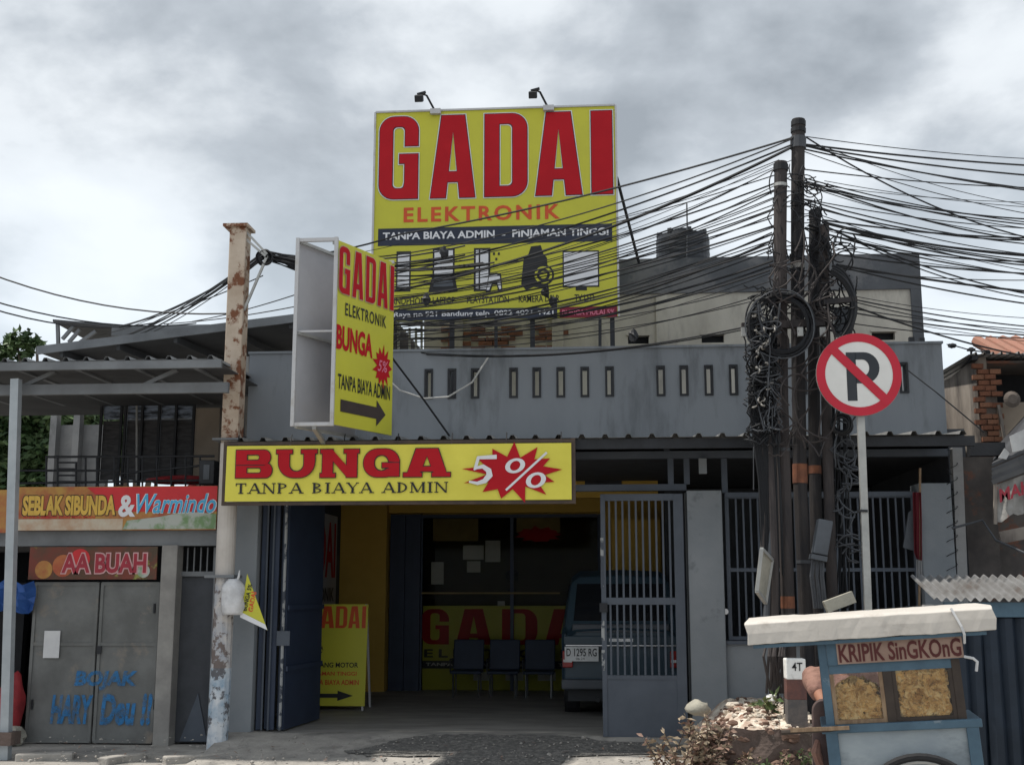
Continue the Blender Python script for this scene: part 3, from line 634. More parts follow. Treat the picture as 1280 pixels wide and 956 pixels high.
# chairs: joined waiting seats
for i, (xa, xb) in enumerate(((567, 605), (612, 650), (656, 694))):
    yq = 4.75; a, b = at(xa, 820, yq).x, at(xb, 820, yq).x; zs = at(600, 838, yq).z; ztp = at(600, 799, yq).z
    C_ = thing('waiting_chair', ['dark blue waiting seat nearest the blue door column', 'middle dark blue waiting seat before the counter', 'dark blue waiting seat nearest the parked van'][i], 'chair', ((a+b)/2, yq, FL), 'waiting seats before the counter')
    MB().bar(((a+b)/2, yq-.03, zs+.02), ((a+b)/2, yq+.06, ztp), b-a, .035, up=(0, 1, 0)).build('backrest', 'seat_blue', C_, bev=.015)
    MB().box((a, yq-.42, zs-.02), (b, yq-.04, zs+.02)).build('seat', 'seat_blue', C_, bev=.015)
    for xx in (a+.04, b-.04): 
        MB().tube([(xx, yq-.38, FL), (xx, yq-.36, zs-.02)], .014).build('leg', 'chrome', C_); MB().tube([(xx, yq-.02, FL), (xx, yq-.06, zs-.02)], .014).build('leg', 'chrome', C_)
    MB().tube([(a, yq-.36, zs+.01), (a-.005, yq-.36, zs+.17), (a-.005, yq-.05, zs+.17), (a, yq-.02, zs+.05)], .011).build('armrest', 'dark_metal', C_)
# papers on the window
for i, (x0_, y0_, x1_, y1_) in enumerate(((606, 675, 625, 702), (578, 681, 604, 699), (583, 701, 600, 715), (538, 702, 554, 730))):
    a = at(x0_, y1_, BY-.05); b = at(x1_, y0_, BY-.05)
    P_ = MB().box((a.x, BY+.016, a.z), (b.x, BY+.020, b.z)).build('paper_notice', 'paper')
    tag(P_, ['tall white notice taped highest on the dark shop window', 'wide white notice left of the tallest one on the shop window', 'smallest white notice taped under the wide one on the shop window', 'white notice by itself near the blue door column'][i], 'notice')
def flatsign(name, label, px, Y, m, cat='sign'):
    a = at(px[0], px[3], Y); b = at(px[2], px[1], Y); return tag(MB().box((a.x, Y, a.z), (b.x, Y+.01, b.z)).build(name, m), label, cat)
flatsign('yellow_poster', 'dim yellow poster at the top left of the dark shop window', (541, 648, 598, 676), BY+.02, 'warm_board', 'poster')
fs_ = thing('window_sticker', 'dim yellow poster with a red burst high on the dark shop window', 'poster', at(672, 680, BY-.06)); a = at(645, 665, BY-.06); b = at(700, 645, BY-.06)
MB().box((a.x, BY+.03, a.z), (b.x, BY+.04, b.z)).build('poster_sheet', 'warm_board', fs_); star(fs_, at(673, 668, BY+.03), (1, 0, 0), (0, 0, 1), .36, .12, 11, .75, 'sign_red', .004)
tag(MB().lathe(at(640, 738, BY+.2)+Vector((0, 0, 0)), [(.07, 0), (.07, .02), (.02, .03), (.02, .15), (.09, .17), (.10, .28), (.03, .32)], 12).build('desk_fan', 'dark_metal'), 'small dark desk fan on the ledge of the shop window', 'fan')
tag(MB().box(at(622, 757, CY+.1), at(631, 751, CY+.14)+Vector((0, .01, 0))).build('paper_cup', 'paper'), 'tiny white packet on top of the counter', 'packet')

# ---- the parked van
def make_van():
    Y0 = 1.75; xc = (at(702, 800, Y0).x+at(851, 800, Y0).x)/2; wd = (at(851, 800, Y0).x-at(702, 800, Y0).x)/2
    zf = FL; K = thing('parked_van', 'old blue-grey van parked nose-in inside the garage behind the barred gate', 'van', (xc, Y0+2, zf))
    # half-section (x fraction, z) rings along Y
    def ring(y, zb, zbelt, zr, wb, wr, tum):
        return [(-wb*.94, y, zb), (-wb, y, zb+.12), (-wb, y, zbelt), (-wr-tum, y, zbelt+(zr-zbelt)*.5), (-wr, y, zr-.07), (-wr+.10, y, zr), (0, y, zr+.02), (wr-.10, y, zr), (wr, y, zr-.07), (wr+tum, y, zbelt+(zr-zbelt)*.5), (wb, y, zbelt), (wb, y, zb+.12), (wb*.94, y, zb)]
    b_ = zf+.30
    R_ = [ring(Y0+.03, b_+.02, 1.13, 1.14, wd*.96, wd*.9, .01), ring(Y0, b_+.05, 1.12, 1.16, wd, wd*.92, .02), ring(Y0+.10, b_, 1.16, 1.22, wd, wd*.90, .03),
          ring(Y0+.32, b_, 1.18, 1.78, wd, wd*.84, .06), ring(Y0+.48, b_, 1.18, 1.85, wd, wd*.84, .06), ring(Y0+2.2, b_, 1.18, 1.88, wd, wd*.84, .06), ring(Y0+2.7, b_, 1.16, 1.84, wd, wd*.83, .06),
          ring(Y0+3.3, b_, 1.12, 1.25, wd, wd*.86, .03), ring(Y0+3.9, b_+.02, 1.0, 1.06, wd*.96, wd*.8, .02)]
    m = MB(); n = len(R_[0]); m.add([p_ for q in [[(xc+x, y, z) for x, y, z in rg] for rg in R_] for p_ in q],
        [(i*n+k, (i+1)*n+k, (i+1)*n+(k+1) % n, i*n+(k+1) % n) for i in range(len(R_)-1) for k in range(n)]+[tuple(range(n)), tuple((len(R_)-1)*n+k for k in range(n-1, -1, -1))])
    body = m.build('body', 'car_paint', K, smooth=False, bev=.02)
    # rear window on the sloping tailgate
    def onslope(f, z): # y of tail slope at z
        return Y0+.10+(.22)*(z-1.22)/.56
    w1, w2 = wd*.80, wd*.74
    za, zc = 1.27, 1.70
    q = [(xc-w1, onslope(0, za)-.012, za), (xc+w1, onslope(0, za)-.012, za), (xc+w2, onslope(0, zc)-.012, zc), (xc-w2, onslope(0, zc)-.012, zc)]
    MB().poly(q[::-1], (0, .008, 0)).build('rear_window', 'car_glass', K)
    for s in (-1, 1):
        MB().poly([(xc+s*(wd*.98+.004), Y0+.5, 1.24), (xc+s*(wd*.98+.004), Y0+2.0, 1.24), (xc+s*(wd*.89), Y0+1.95, 1.68), (xc+s*(wd*.89), Y0+.6, 1.68)], (s*.006, 0, 0)).build('side_window', 'car_glass', K)
    MB().box((xc-wd*.82, Y0+.02, 1.13), (xc+wd*.82, Y0+.12, 1.235)).build('tailgate_ledge', 'box_grey', K, bev=.02)
    MB().box((xc-wd*.96, Y0-.02, 1.0), (xc+wd*.96, Y0-.001, 1.10)).build('tailgate_panel', 'car_paint', K, bev=.01)
    MB().box((xc-wd*.93, Y0-.03, .985), (xc+wd*.93, Y0-.003, .998)).build('chrome_strip', 'chrome', K)
    MB().box((xc-wd*.72, Y0-.035, .91), (xc-wd*.34, Y0-.005, .95)).build('plate_lamp', 'car_trim', K)
    MB().box((xc-wd*.2, Y0-.025, 1.035), (xc+wd*.2, Y0-.021, 1.07)).build('emblem', 'chrome', K)
    for s in (-1, 1):
        xx = xc+s*wd*.90; lt = MB().box((xx-.06, Y0-.035, .74), (xx+.06, Y0+.02, .93)).build('tail_light', 'tail_red', K, bev=.01)
        MB().box((xx-.05, Y0-.039, .80), (xx+.05, Y0-.0355, .83)).build('reversing_lens', 'plate_white', lt)
        for yw in (Y0+.75, Y0+3.0):
            wh = MB().lathe((xc+s*(wd-.1), yw, zf+.30), [(.30, -.09), (.31, -.05), (.31, .05), (.30, .09)], 22, 'x').build('wheel', 'tyre', K)
            MB().lathe((xc+s*(wd-.1), yw, zf+.30), [(.18, s*.08), (.18, s*.095)], 16, 'x').build('rim', 'galvanised', wh)
    bm = MB().box((xc-wd*1.0, Y0-.13, .50), (xc+wd*1.0, Y0-.01, .61)).build('bumper', 'box_grey', K, bev=.02)
    MB().box((xc-wd*.9, Y0+.0, .36), (xc+wd*.9, Y0+.4, .50)).build('underbody', 'car_trim', K)
    MB().tube([(xc-wd*.4, Y0-.03, .38), (xc-wd*.4, Y0+.5, .38)], .03, 8).build('exhaust', 'car_trim', K)
    a = at(706, 826, Y0-.05); b = at(748, 808, Y0-.05)
    pl = MB().box((a.x, Y0-.05, a.z), (b.x, Y0-.042, b.z)).build('number_plate', 'plate_white', K)
    letters(pl, 'D 1295 RG', (a.x+.02, Y0-.05, a.z+.055), (1, 0, 0), (0, 0, 1), b.x-a.x-.04, (b.z-a.z)*.55, 'sign_black', .015, .003)
    letters(pl, '06.24', (a.x+.13, Y0-.05, a.z+.015), (1, 0, 0), (0, 0, 1), .1, .028, 'sign_black', 0, .003)
make_van()

# ================================================================== SIGNS
# big roof billboard
BX0, BX1, BZ0, BZ1, BYY = -3.0, .21, 5.08, 7.95, 2.5
B = thing('roof_billboard', 'large yellow pawn billboard with giant red letters standing on the roof', 'billboard', ((BX0+BX1)/2, BYY, 4.0))
MB().box((BX0, BYY, BZ0), (BX1, BYY+.03, BZ1)).build('sign_sheet', 'sign_yellow', B)
BW, BH = BX1-BX0, BZ1-BZ0; o = Vector((BX0, BYY, BZ0)); r = Vector((1, 0, 0)); u = Vector((0, 0, 1))
block_word(B, 'GADAI', [(.02, .182), (.235, .42), (.46, .635), (.67, .86), (.90, .985)], o, r, u, BW, BH, .575, .975, 'sign_red', outlines=[('sign_white', .020), ('sign_black', .009)])
letters(B, 'ELEKTRONIK', o+r*(BW*.125)+u*(BH*.462), r, u, BW*.645, BH*.072, 'sign_orange', .028, spacing=1.25)
flat(B, 'navy_strip', 'sign_navy', o, r, u, BW, BH, .02, .352, .98, .435)
letters(B, 'TANPA BIAYA ADMIN  -  PINJAMAN TINGGI', o+r*(BW*.04)+u*(BH*.370), r, u, BW*.925, BH*.046, 'sign_white', .028, .006, shear=.0)
def ic(name, m, pts, pr=.004): return flat(B, name, m, o, r, u, BW, BH, 0, 0, 0, 0, pr, pts=pts)
def rc(a, b, c, d): return [(a, b), (c, b), (c, d), (a, d)]
def V_(y): return 1-y
ic('phone_picture', 'sign_black', rc(.098, V_(.865), .158, V_(.675))); ic('phone_screen', 'sign_white', rc(.104, V_(.845), .152, V_(.69)), .006)
ic('laptop_picture', 'sign_black', rc(.248, V_(.80), .338, V_(.665))); ic('laptop_screen', 'sign_white', rc(.255, V_(.79), .331, V_(.675)), .006)
ic('laptop_base', 'sign_black', [(.232, V_(.87)), (.352, V_(.87)), (.338, V_(.79)), (.248, V_(.79))], .0065)
ic('keyboard', 'box_grey', [(.252, V_(.845)), (.334, V_(.845)), (.328, V_(.80)), (.256, V_(.80))], .008)
ic('console_picture', 'sign_black', rc(.417, V_(.87), .484, V_(.667))); ic('console_face', 'sign_white', rc(.425, V_(.86), .476, V_(.677)), .006)
ic('console_line', 'sign_black', rc(.437, V_(.86), .443, V_(.677)), .008)
ic('gamepad_outline', 'sign_black', [(.466, V_(.875)), (.484, V_(.875)), (.495, V_(.84)), (.51, V_(.84)), (.518, V_(.875)), (.534, V_(.87)), (.528, V_(.79)), (.51, V_(.785)), (.478, V_(.79))], .007)
ic('gamepad', 'sign_white', [(.470, V_(.865)), (.480, V_(.865)), (.492, V_(.83)), (.512, V_(.83)), (.522, V_(.865)), (.529, V_(.86)), (.523, V_(.80)), (.508, V_(.795)), (.480, V_(.80))], .009)
for x, y in ((.495, .69), (.515, .69), (.505, .715), (.495, .745), (.52, .74)): ic('button_mark', 'sign_black', rc(x, V_(y+.012), x+.008, V_(y)), .006)
ic('camera_picture', 'sign_black', [(.61, V_(.84)), (.62, V_(.72)), (.64, V_(.70)), (.65, V_(.665)), (.69, V_(.66)), (.70, V_(.70)), (.715, V_(.72)), (.72, V_(.86)), (.66, V_(.855)), (.63, V_(.87))], .004)
def disc(par, c, rr, m, pr, name): 
    n = Vector((0, -1, 0)); mb = MB(); k = 20; mb.add([Vector(c)+r*(rr*math.cos(2*math.pi*i/k))+u*(rr*math.sin(2*math.pi*i/k))+n*pr for i in range(k)], [tuple(range(k))]); return mb.build(name, m, par)
cc = o+r*(.70*BW)+u*(V_(.80)*BH)
disc(B, cc, .14, 'sign_black', .006, 'lens_picture'); disc(B, cc, .115, 'sign_yellow', .008, 'lens_ring'); disc(B, cc, .085, 'sign_black', .010, 'lens_disc'); disc(B, cc, .05, 'sign_yellow', .012, 'lens_centre')
ic('tv_picture', 'sign_black', rc(.778, V_(.86), .925, V_(.69))); ic('tv_screen', 'sign_white', rc(.783, V_(.853), .920, V_(.697)), .006); ic('tv_foot', 'sign_black', rc(.83, V_(.875), .875, V_(.86)))
for s, a, b in (('HANDPHONE', .06, .235), ('LAPTOP', .25, .34), ('PLAYSTATION', .39, .56), ('KAMERA DSLR', .60, .765), ('TV LED', .825, .905)):
    letters(B, s, o+r*(BW*a)+u*(BH*V_(.925)), r, u, BW*(b-a), BH*.032, 'sign_black', .012)
flat(B, 'navy_strip', 'sign_navy', o, r, u, BW, BH, .0, .0, .755, .05); flat(B, 'red_strip', 'sign_darkred', o, r, u, BW, BH, .765, .0, .995, .05)
letters(B, 'Jl. Raya no.521 Bandung telp. 0822 4021 4421', o+r*(BW*.05)+u*(BH*.010), r, u, BW*.69, BH*.030, 'sign_white', .018, .006)
letters(B, 'BUNGA MULAI 5%', o+r*(BW*.775)+u*(BH*.012), r, u, BW*.21, BH*.024, 'sign_pink', .018, .006)
for x in (BX0+.08, BX0+1.05, BX0+2.1, BX1-.08):
    MB().bar((x, BYY+.07, 3.2), (x, BYY+.07, BZ1-.02), .06).build('support_post', 'dark_metal', B)
for z in (BZ0+.05, BZ0+1.4, BZ1-.06): MB().bar((BX0, BYY+.12, z), (BX1, BYY+.12, z), .04).build('back_rail', 'dark_metal', B)
MB().tube([at(771, 222, 2.6), at(799, 330, 3.9)], .022).build('brace', 'dark_metal', B)
mbx = MB(); mbx.bar((BX0-.005, BYY-.006, BZ0), (BX0-.005, BYY-.006, BZ1), .025); mbx.bar((BX1+.005, BYY-.006, BZ0), (BX1+.005, BYY-.006, BZ1), .025); mbx.bar((BX0, BYY-.006, BZ1+.005), (BX1, BYY-.006, BZ1+.005), .025)
mbx.build('edge_trim', 'white_frame', B)
for x, yt in ((545, 142), (686, 136)):
    base = Vector((at(x, yt, BYY).x, BYY-.02, BZ1)); 
    la = MB().tube([base+Vector((.0, 0, -.03)), base+Vector((-.11, -.10, .17)), base+Vector((-.17, -.15, .18))], .015).build('lamp_arm', 'dark_metal', B)
    MB().obox(base+Vector((-.20, -.18, .10)), (.055, .05, .045), Matrix.Rotation(.5, 3, 'X')).build('floodlight', 'dark_metal', la, bev=.008)
    MB().obox(base+Vector((-.17, -.17, .175)), (.06, .02, .012), Matrix.Rotation(-.25, 3, 'Y')).build('lamp_hood', 'dark_metal', la)
    MB().box(base+Vector((-.07, -.05, -.06)), base+Vector((.07, .01, .01))).build('lamp_bracket', 'white_frame', la)

# awning banner BUNGA
by = -.76
a = at(281, 625, by); b = at(714, 557, by)
zt_l = at(281, 556, by).z; zt_r = at(714, 555, by).z; zb_l = at(281, 626, by).z; zb_r = at(714, 625, by).z
BA = thing('awning_banner', 'long yellow vinyl banner with red slab letters hung below the awning edge', 'banner', ((a.x+b.x)/2, by, zb_l))
# rippled sheet
mb = MB(); nx, nz = 60, 8; vs = []
zA, zB = (zb_l+zb_r)/2, (zt_l+zt_r)/2
def rip(x, z): return .010*noise.noise(Vector((x*1.6, z*2.5, 3)))
for j in range(nz+1):
    for i in range(nx+1):
        x = a.x+(b.x-a.x)*i/nx; z = zA+(zB-zA)*j/nz
        vs.append((x, by+rip(x, z), z))
mb.add(vs, [(j*(nx+1)+i, j*(nx+1)+i+1, (j+1)*(nx+1)+i+1, (j+1)*(nx+1)+i) for j in range(nz) for i in range(nx)]); mb.build('banner_sheet', 'banner_yellow', BA, smooth=True)
W_, H_ = b.x-a.x, zB-zA; o = Vector((a.x, by-.008, zA))
block_word(BA, 'BUNGA', [(.030, .137), (.155, .262), (.284, .385), (.404, .508), (.527, .648)], o, r, u, W_, H_, .42, .92, 'sign_red', outlines=[('sign_black', .008)], wide=True, thick=.30, slab=.14)
# serif line, letters on stroke skeletons
def serif_word(parent, s, o, W, H, m, tk=.20, sr=.09):
    n = 0; adv = []; wd_ = {'I': .45, ' ': .45, 'M': 1.25, 'N': 1.05, 'A': 1.05}
    tot = sum(wd_.get(c, .9) for c in s)+.22*(len(s)-1); x = 0; mb = MB(); k = W/tot
    def Pt(cx, w, p): return Vector(o)+Vector(((cx+p[0]*w)*k, -.004, p[1]*H))
    SEG = {'T': [((.5, 0), (.5, 1), 1), ((0, .95), (1, .95), 0)], 'A': [((.06, 0), (.5, 1), 0), ((.5, 1), (.94, 0), 1), ((.25, .33), (.75, .33), 0)],
           'N': [((.1, 0), (.1, 1), 0), ((.1, 1), (.9, 0), 1), ((.9, 0), (.9, 1), 0)], 'P': [((.2, 0), (.2, 1), 1), ('arc', .2, .72, .7, .26)], 'B': [((.2, 0), (.2, 1), 1), ('arc', .2, .75, .6, .23), ('arc', .2, .27, .7, .25)],
           'I': [((.5, 0), (.5, 1), 1)], 'Y': [((.04, 1), (.5, .45), 1), ((.96, 1), (.5, .45), 0), ((.5, 0), (.5, .47), 1)], 'D': [((.18, 0), (.18, 1), 1), ('arc', .18, .5, .76, .47)],
           'M': [((.1, 0), (.1, 1), 0), ((.1, 1), (.5, .05), 1), ((.5, .05), (.9, 1), 0), ((.9, 0), (.9, 1), 1)]}
    SER = {'T': [(.5, 0, .25), ], 'A': [(.06, 0, .17), (.94, 0, .2)], 'N': [(.1, 0, .16), (.05, 1, .15), (.9, 1, .16)], 'P': [(.2, 0, .2), (.12, 1, .12)], 'B': [(.12, 0, .12), (.12, 1, .12)], 'I': [(.5, 0, .5), (.5, 1, .5)],
           'Y': [(.5, 0, .22), (.04, 1, .18), (.96, 1, .14)], 'D': [(.1, 0, .12), (.1, 1, .12)], 'M': [(.1, 0, .14), (.1, 1, .12), (.9, 0, .14), (.9, 1, .12)]}
    for c in s:
        w = wd_.get(c, .9)
        if c != ' ':
            for sg in SEG[c]:
                if sg[0] == 'arc':
                    _, ax, ay, rx, ry = sg; po, pi_ = [], []
                    for q in range(9):
                        an = math.radians(90-180*q/8); po.append(Pt(x, w, (ax+rx*math.cos(an), ay+ry*math.sin(an)))); tt = tk*.85/w; pi_.append(Pt(x, w, (ax+max(rx-tt, .05)*math.cos(an), ay+(ry-.09)*math.sin(an))))
                    for q in range(8): mb.quad(po[q], pi_[q], pi_[q+1], po[q+1])
                else:
                    (xa, ya), (xb, yb), th = sg; t_ = (tk if th else tk*.45)*k/2
                    if abs(ya-yb) < .01: t2 = .05*H; A_, B_ = Pt(x, w, (xa, ya)), Pt(x, w, (xb, yb)); mb.quad(A_-u*t2, B_-u*t2, B_+u*t2, A_+u*t2)
                    else: A_, B_ = Pt(x, w, (xa, ya)), Pt(x, w, (xb, yb)); mb.quad(A_-r*t_, A_+r*t_, B_+r*t_, B_-r*t_)
            for (xa, ya, hw_) in SER[c]:
                A_ = Pt(x, w, (xa, ya)); hw2 = hw_*k*w; t2 = sr*H*(1 if ya == 0 else -1); q = [A_-r*hw2, A_+r*hw2, A_+r*hw2+u*t2, A_-r*hw2+u*t2]; mb.quad(*(q if t2 > 0 else q[::-1]))
            if c == 'T':
                for xa in (.03, .97): A_ = Pt(x, w, (xa, .72)); mb.quad(A_-r*(.04*k), A_+r*(.04*k), A_+r*(.04*k)+u*(.28*H), A_-r*(.04*k)+u*(.28*H))
        x += w+.22
    m2 = MB()
    for fi, fc in enumerate(mb.f): m2.add([Vector(mb.v[q])+Vector((0, -.00008*(fi % 60), 0)) for q in fc], [tuple(range(len(fc)))])
    return m2.build('lettering', m, parent)
serif_word(BA, 'TANPA BIAYA ADMIN', o+r*(W_*.032)+u*(H_*.135), W_*.615, H_*.19, 'sign_black')
star(BA, o+r*(W_*.835)+u*(H_*.48), r, u, W_*.140, H_*.50, 13, .60, 'sign_red', .004, .1)
def ell(par, c, rx, ry, t, m, pr, sh=0):
    mb = MB(); k = 20
    for i in range(k):
        a0, a1 = 2*math.pi*i/k, 2*math.pi*(i+1)/k; q = []
        for an, s_ in ((a0, 1), (a1, 1), (a1, 0), (a0, 0)):
            xx = math.cos(an)*(rx-(0 if s_ else t)); yy = math.sin(an)*(ry-(0 if s_ else t*.55)); q.append(Vector(c)+r*(xx+sh*yy)+u*yy+Vector((0, -pr, 0)))
        mb.quad(*q)
    return mb.build('percent_ring', m, par)
def strokes(par, pts, ws, m, pr, name):
    mb = MB(); 
    for i in range(len(pts)-1):
        p, q = Vector(pts[i]), Vector(pts[i+1]); t = (q-p).normalized(); nrm = Vector((0, -1, 0)).cross(t).normalized(); pr = pr+.0003
        p = p-t*min(ws[i], ws[i+1])*.5; q = q+t*min(ws[i], ws[i+1])*.5
        mb.quad(p-nrm*ws[i]+Vector((0, -pr, 0)), q-nrm*ws[i+1]+Vector((0, -pr, 0)), q+nrm*ws[i+1]+Vector((0, -pr, 0)), p+nrm*ws[i]+Vector((0, -pr, 0)))
    return mb.build(name, m, par)
def sp_(x, y): return at(x, y, by-.008)
strokes(BA, [sp_(620, 571), sp_(598, 572), sp_(594, 586)], [.022, .016, .014], 'sign_white', .009, 'numeral')
strokes(BA, [sp_(593, 587), sp_(594, 585), sp_(604, 583), sp_(611, 588), sp_(612, 594), sp_(606, 601), sp_(597, 604), sp_(587, 602)], [.008, .012, .020, .026, .030, .024, .016, .010], 'sign_white', .0095, 'numeral')
strokes(BA, [sp_(683, 566), sp_(633, 612)], [.011, .011], 'sign_white', .009, 'percent_bar')
ell(BA, sp_(644, 582), .098, .075, .048, 'sign_white', .0095, .25); ell(BA, sp_(670, 600), .098, .078, .048, 'sign_white', .0095, .25)
# banner folds frame
for p, q in (((a.x-.02, by+.035, zA-.03), (a.x-.02, by+.035, zB+.05)), ((b.x+.02, by+.035, zA-.03), (b.x+.02, by+.035, zB+.05)), ((a.x-.04, by+.036, zA-.02), (b.x+.04, by+.036, zA-.02)), ((a.x-.04, by+.036, zB+.025), (b.x+.04, by+.036, zB+.025))):
    MB().bar(p, q, .04, .035).build('frame_bar', 'banner_frame', BA)
for k in range(7): MB().tube([(a.x+.1+k*(W_-.2)/6, by+.01, zB-.01), (a.x+.1+k*(W_-.2)/6, by+.07, zB+.12)], .006, 5).build('tie', 'cable_black', BA)

# projecting double sign
n0 = at(421, 300, -1.25); f0 = at(492, 400, -.35)
zN1, zN0, zF1, zF0 = at(421, 294, -1.25).z, at(421, 531, -1.25).z, at(492, 334, -.35).z, at(492, 543, -.35).z
zt_ = (zN1+zF1)/2; zb_ = (zN0+zF0)/2
SG = thing('projecting_sign', 'double-faced yellow and white box sign standing out over the awning', 'sign', (n0.x, -.8, zb_))
A_ = Vector((n0.x, -1.25, 0)); Bv = Vector((f0.x, -.35, 0)); dv = (Bv-A_); Wd = dv.length; rr_ = dv.normalized(); Hh = zt_-zb_
nn_ = rr_.cross(Vector((0, 0, 1)))
def slab(A0, B0, m, nm): MB().poly([(A0.x, A0.y, zb_), (B0.x, B0.y, zb_), (B0.x, B0.y, zt_), (A0.x, A0.y, zt_)], -nn_*.012).build(nm, m, SG)
slab(A_, Bv, 'sign_yellow', 'sign_face'); slab(A_-nn_*.014, Bv-nn_*.014, 'panel_back', 'sign_face_back')
offl = Vector((at(373, 300, -1.25).x-n0.x, 0, 0))
slab(A_+offl, Bv+offl, 'panel_back', 'rear_sign_face')
# frame
def fb(p, q, w=.035): MB().bar(p, q, w).build('frame_bar', 'white_frame', SG)
for Q in (A_, A_+offl): fb(Vector((Q.x-.0, Q.y-.01, zb_-.02)), Vector((Q.x, Q.y-.01, zt_+.02)))
for z in (zt_, zb_): fb(Vector((A_.x, A_.y, z)), Vector((A_.x+offl.x, A_.y, z)))
fb(Vector((Bv.x, Bv.y-.03, zt_)), Vector((Bv.x+offl.x, Bv.y-.03, zt_)))
for z in (zt_, zb_+Hh*.5, zb_): MB().bar(Vector((A_.x+offl.x+.03, A_.y, z-.02)), Vector((Bv.x+offl.x+.03, Bv.y, z-.02)), .03).build('frame_bar', 'galvanised', SG); 
fb(Vector((A_.x+offl.x, A_.y+.02, zb_+Hh*.5)), Vector((A_.x-.02, A_.y+.02, zb_+Hh*.5)), .018)
MB().bar(Vector((A_.x-.03, A_.y, zt_-.03)), Vector((Bv.x-.03, Bv.y, zt_-.03)), .03).build('frame_bar', 'galvanised', SG)
for Q in (A_, Bv): MB().bar(Vector((Q.x-.2, Q.y+(.1 if Q is A_ else 0), zb_-.02)), Vector((Q.x-.2, max(Q.y, -.70), 3.08)), .04).build('support_leg', 'galvanised', SG)
oo = Vector((A_.x, A_.y, zb_)); uz = Vector((0, 0, 1))
block_word(SG, 'GADAI', [(.04, .215), (.265, .445), (.49, .655), (.695, .875), (.92, .985)], oo, rr_, uz, Wd, Hh, .715, .975, 'sign_red', outlines=[('pale_print', .008)], thick=.33)
letters(SG, 'ELEKTRONIK', oo+rr_*(Wd*.16)+uz*(Hh*.60), rr_, uz, Wd*.70, Hh*.070, 'sign_black', .012, .006, spacing=1.15)
letters(SG, 'BUNGA', oo+rr_*(Wd*.03)+uz*(Hh*.405), rr_, uz, Wd*.60, Hh*.135, 'sign_red', .035, .006)
star(SG, oo+rr_*(Wd*.81)+uz*(Hh*.375), rr_, uz, Wd*.17, Hh*.12, 13, .62, 'sign_red', .005)
letters(SG, '5%', oo+rr_*(Wd*.72)+uz*(Hh*.345), rr_, uz, Wd*.18, Hh*.065, 'sign_pink', .01, .009, shear=.3)
letters(SG, 'TANPA BIAYA ADMIN', oo+rr_*(Wd*.07)+uz*(Hh*.195), rr_, uz, Wd*.88, Hh*.080, 'sign_black', .012, .006)
flat(SG, 'arrow', 'sign_dark_arrow', oo, rr_, uz, Wd, Hh, 0, 0, 0, 0, .005, pts=[(.12, .075), (.72, .075), (.72, .035), (.88, .108), (.72, .18), (.72, .14), (.12, .14)])

# ================================================================== RUSTY COLUMN
cY = -.42
zt3 = at(290, 284, cY).z; xL, xR = at(278, 500, cY).x, at(303, 400, cY).x
CO = thing('steel_column', 'tall cream steel column streaked with rust at the left corner of the shop', 'column', ((xL+xR)/2, cY+.1, 0))
zmid = at(285, 549, cY).z; zlow = at(285, 722, cY).z; zbl = at(285, 835, cY).z
MB().box((xL, cY, zmid-.03), (xR, cY+.2, zt3)).build('upper_shaft', 'rusty_cream', CO, bev=.01)
xm = (xL+xR)/2-.02
MB().tube([(xm, cY+.1, zlow), (xm, cY+.1, zmid-.03)], .098, 20).build('pipe_shaft', 'cream_pipe', CO, smooth=False)
MB().tube([(xm, cY+.1, zbl), (xm+.005, cY+.1, zlow)], .102, 12).build('painted_shaft', 'peeling', CO)
MB().tube([(xm-.01, cY+.1, -.02), (xm, cY+.1, zbl)], .105, 12).build('painted_foot', 'peeling_blue', CO)
MB().box((xL-.06, cY-.05, zt3), (xR+.03, cY+.25, zt3+.03)).build('cap_plate', 'rusty_cream', CO)
MB().box((xL-.10, cY-.04, zlow), (xm+.14, cY+.24, zlow+.03)).build('collar', 'canopy_steel', CO)
MB().box((xL-.08, cY-.04, zmid-.01), (xR+.05, cY+.24, zmid+.012)).build('collar', 'canopy_steel', CO)
tipp = at(334, 320, cY)
for p, q in (((305, 287), (334, 318)), ((305, 297), (334, 322)), ((305, 388), (334, 320))): MB().bar(at(*p, cY+.05), at(*q, cY+.05), .025).build('bracket_arm', 'galvanised', CO)
CX = (xL+xR)/2

# ================================================================== LEFT NEIGHBOUR
LB = thing('left_shop_building', 'left neighbour shop with open upper terrace under sheet-metal canopies', 'building', (-6.0, 1.5, 0))
e0 = -1.0
zc = at(130, 450, e0).z
lx0 = -9.5; lx1 = at(276, 455, e0).x
cn = trapez(MB(), lx0, lx1, e0, zc+.0, 2.4, zc+.12, .215, .035).build('front_canopy', 'canopy_steel', LB)
box('fascia', 'canopy_steel', (lx0, e0+.01, at(130, 461, e0).z), (lx1, e0+.05, zc-.006), cn)
box('lower_beam', 'canopy_steel', (lx0, e0+.25, at(130, 487, e0).z), (lx1, e0+.31, at(130, 474, e0).z), cn)
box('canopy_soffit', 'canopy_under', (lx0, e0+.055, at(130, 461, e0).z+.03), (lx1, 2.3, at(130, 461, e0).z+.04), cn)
for k in range(9): x = lx1-.3-k*.62; MB().bar((x, e0+.06, zc-.055), (x, 2.3, zc-.03), .05).build('rafter', 'canopy_steel', cn)
for k in range(3): x = lx1-.9-k*1.3; MB().bar((x, e0+.28, at(130, 474, e0).z-.02), (x+.35, e0+.28, zc-.06), .04).build('truss_web', 'canopy_steel', cn)
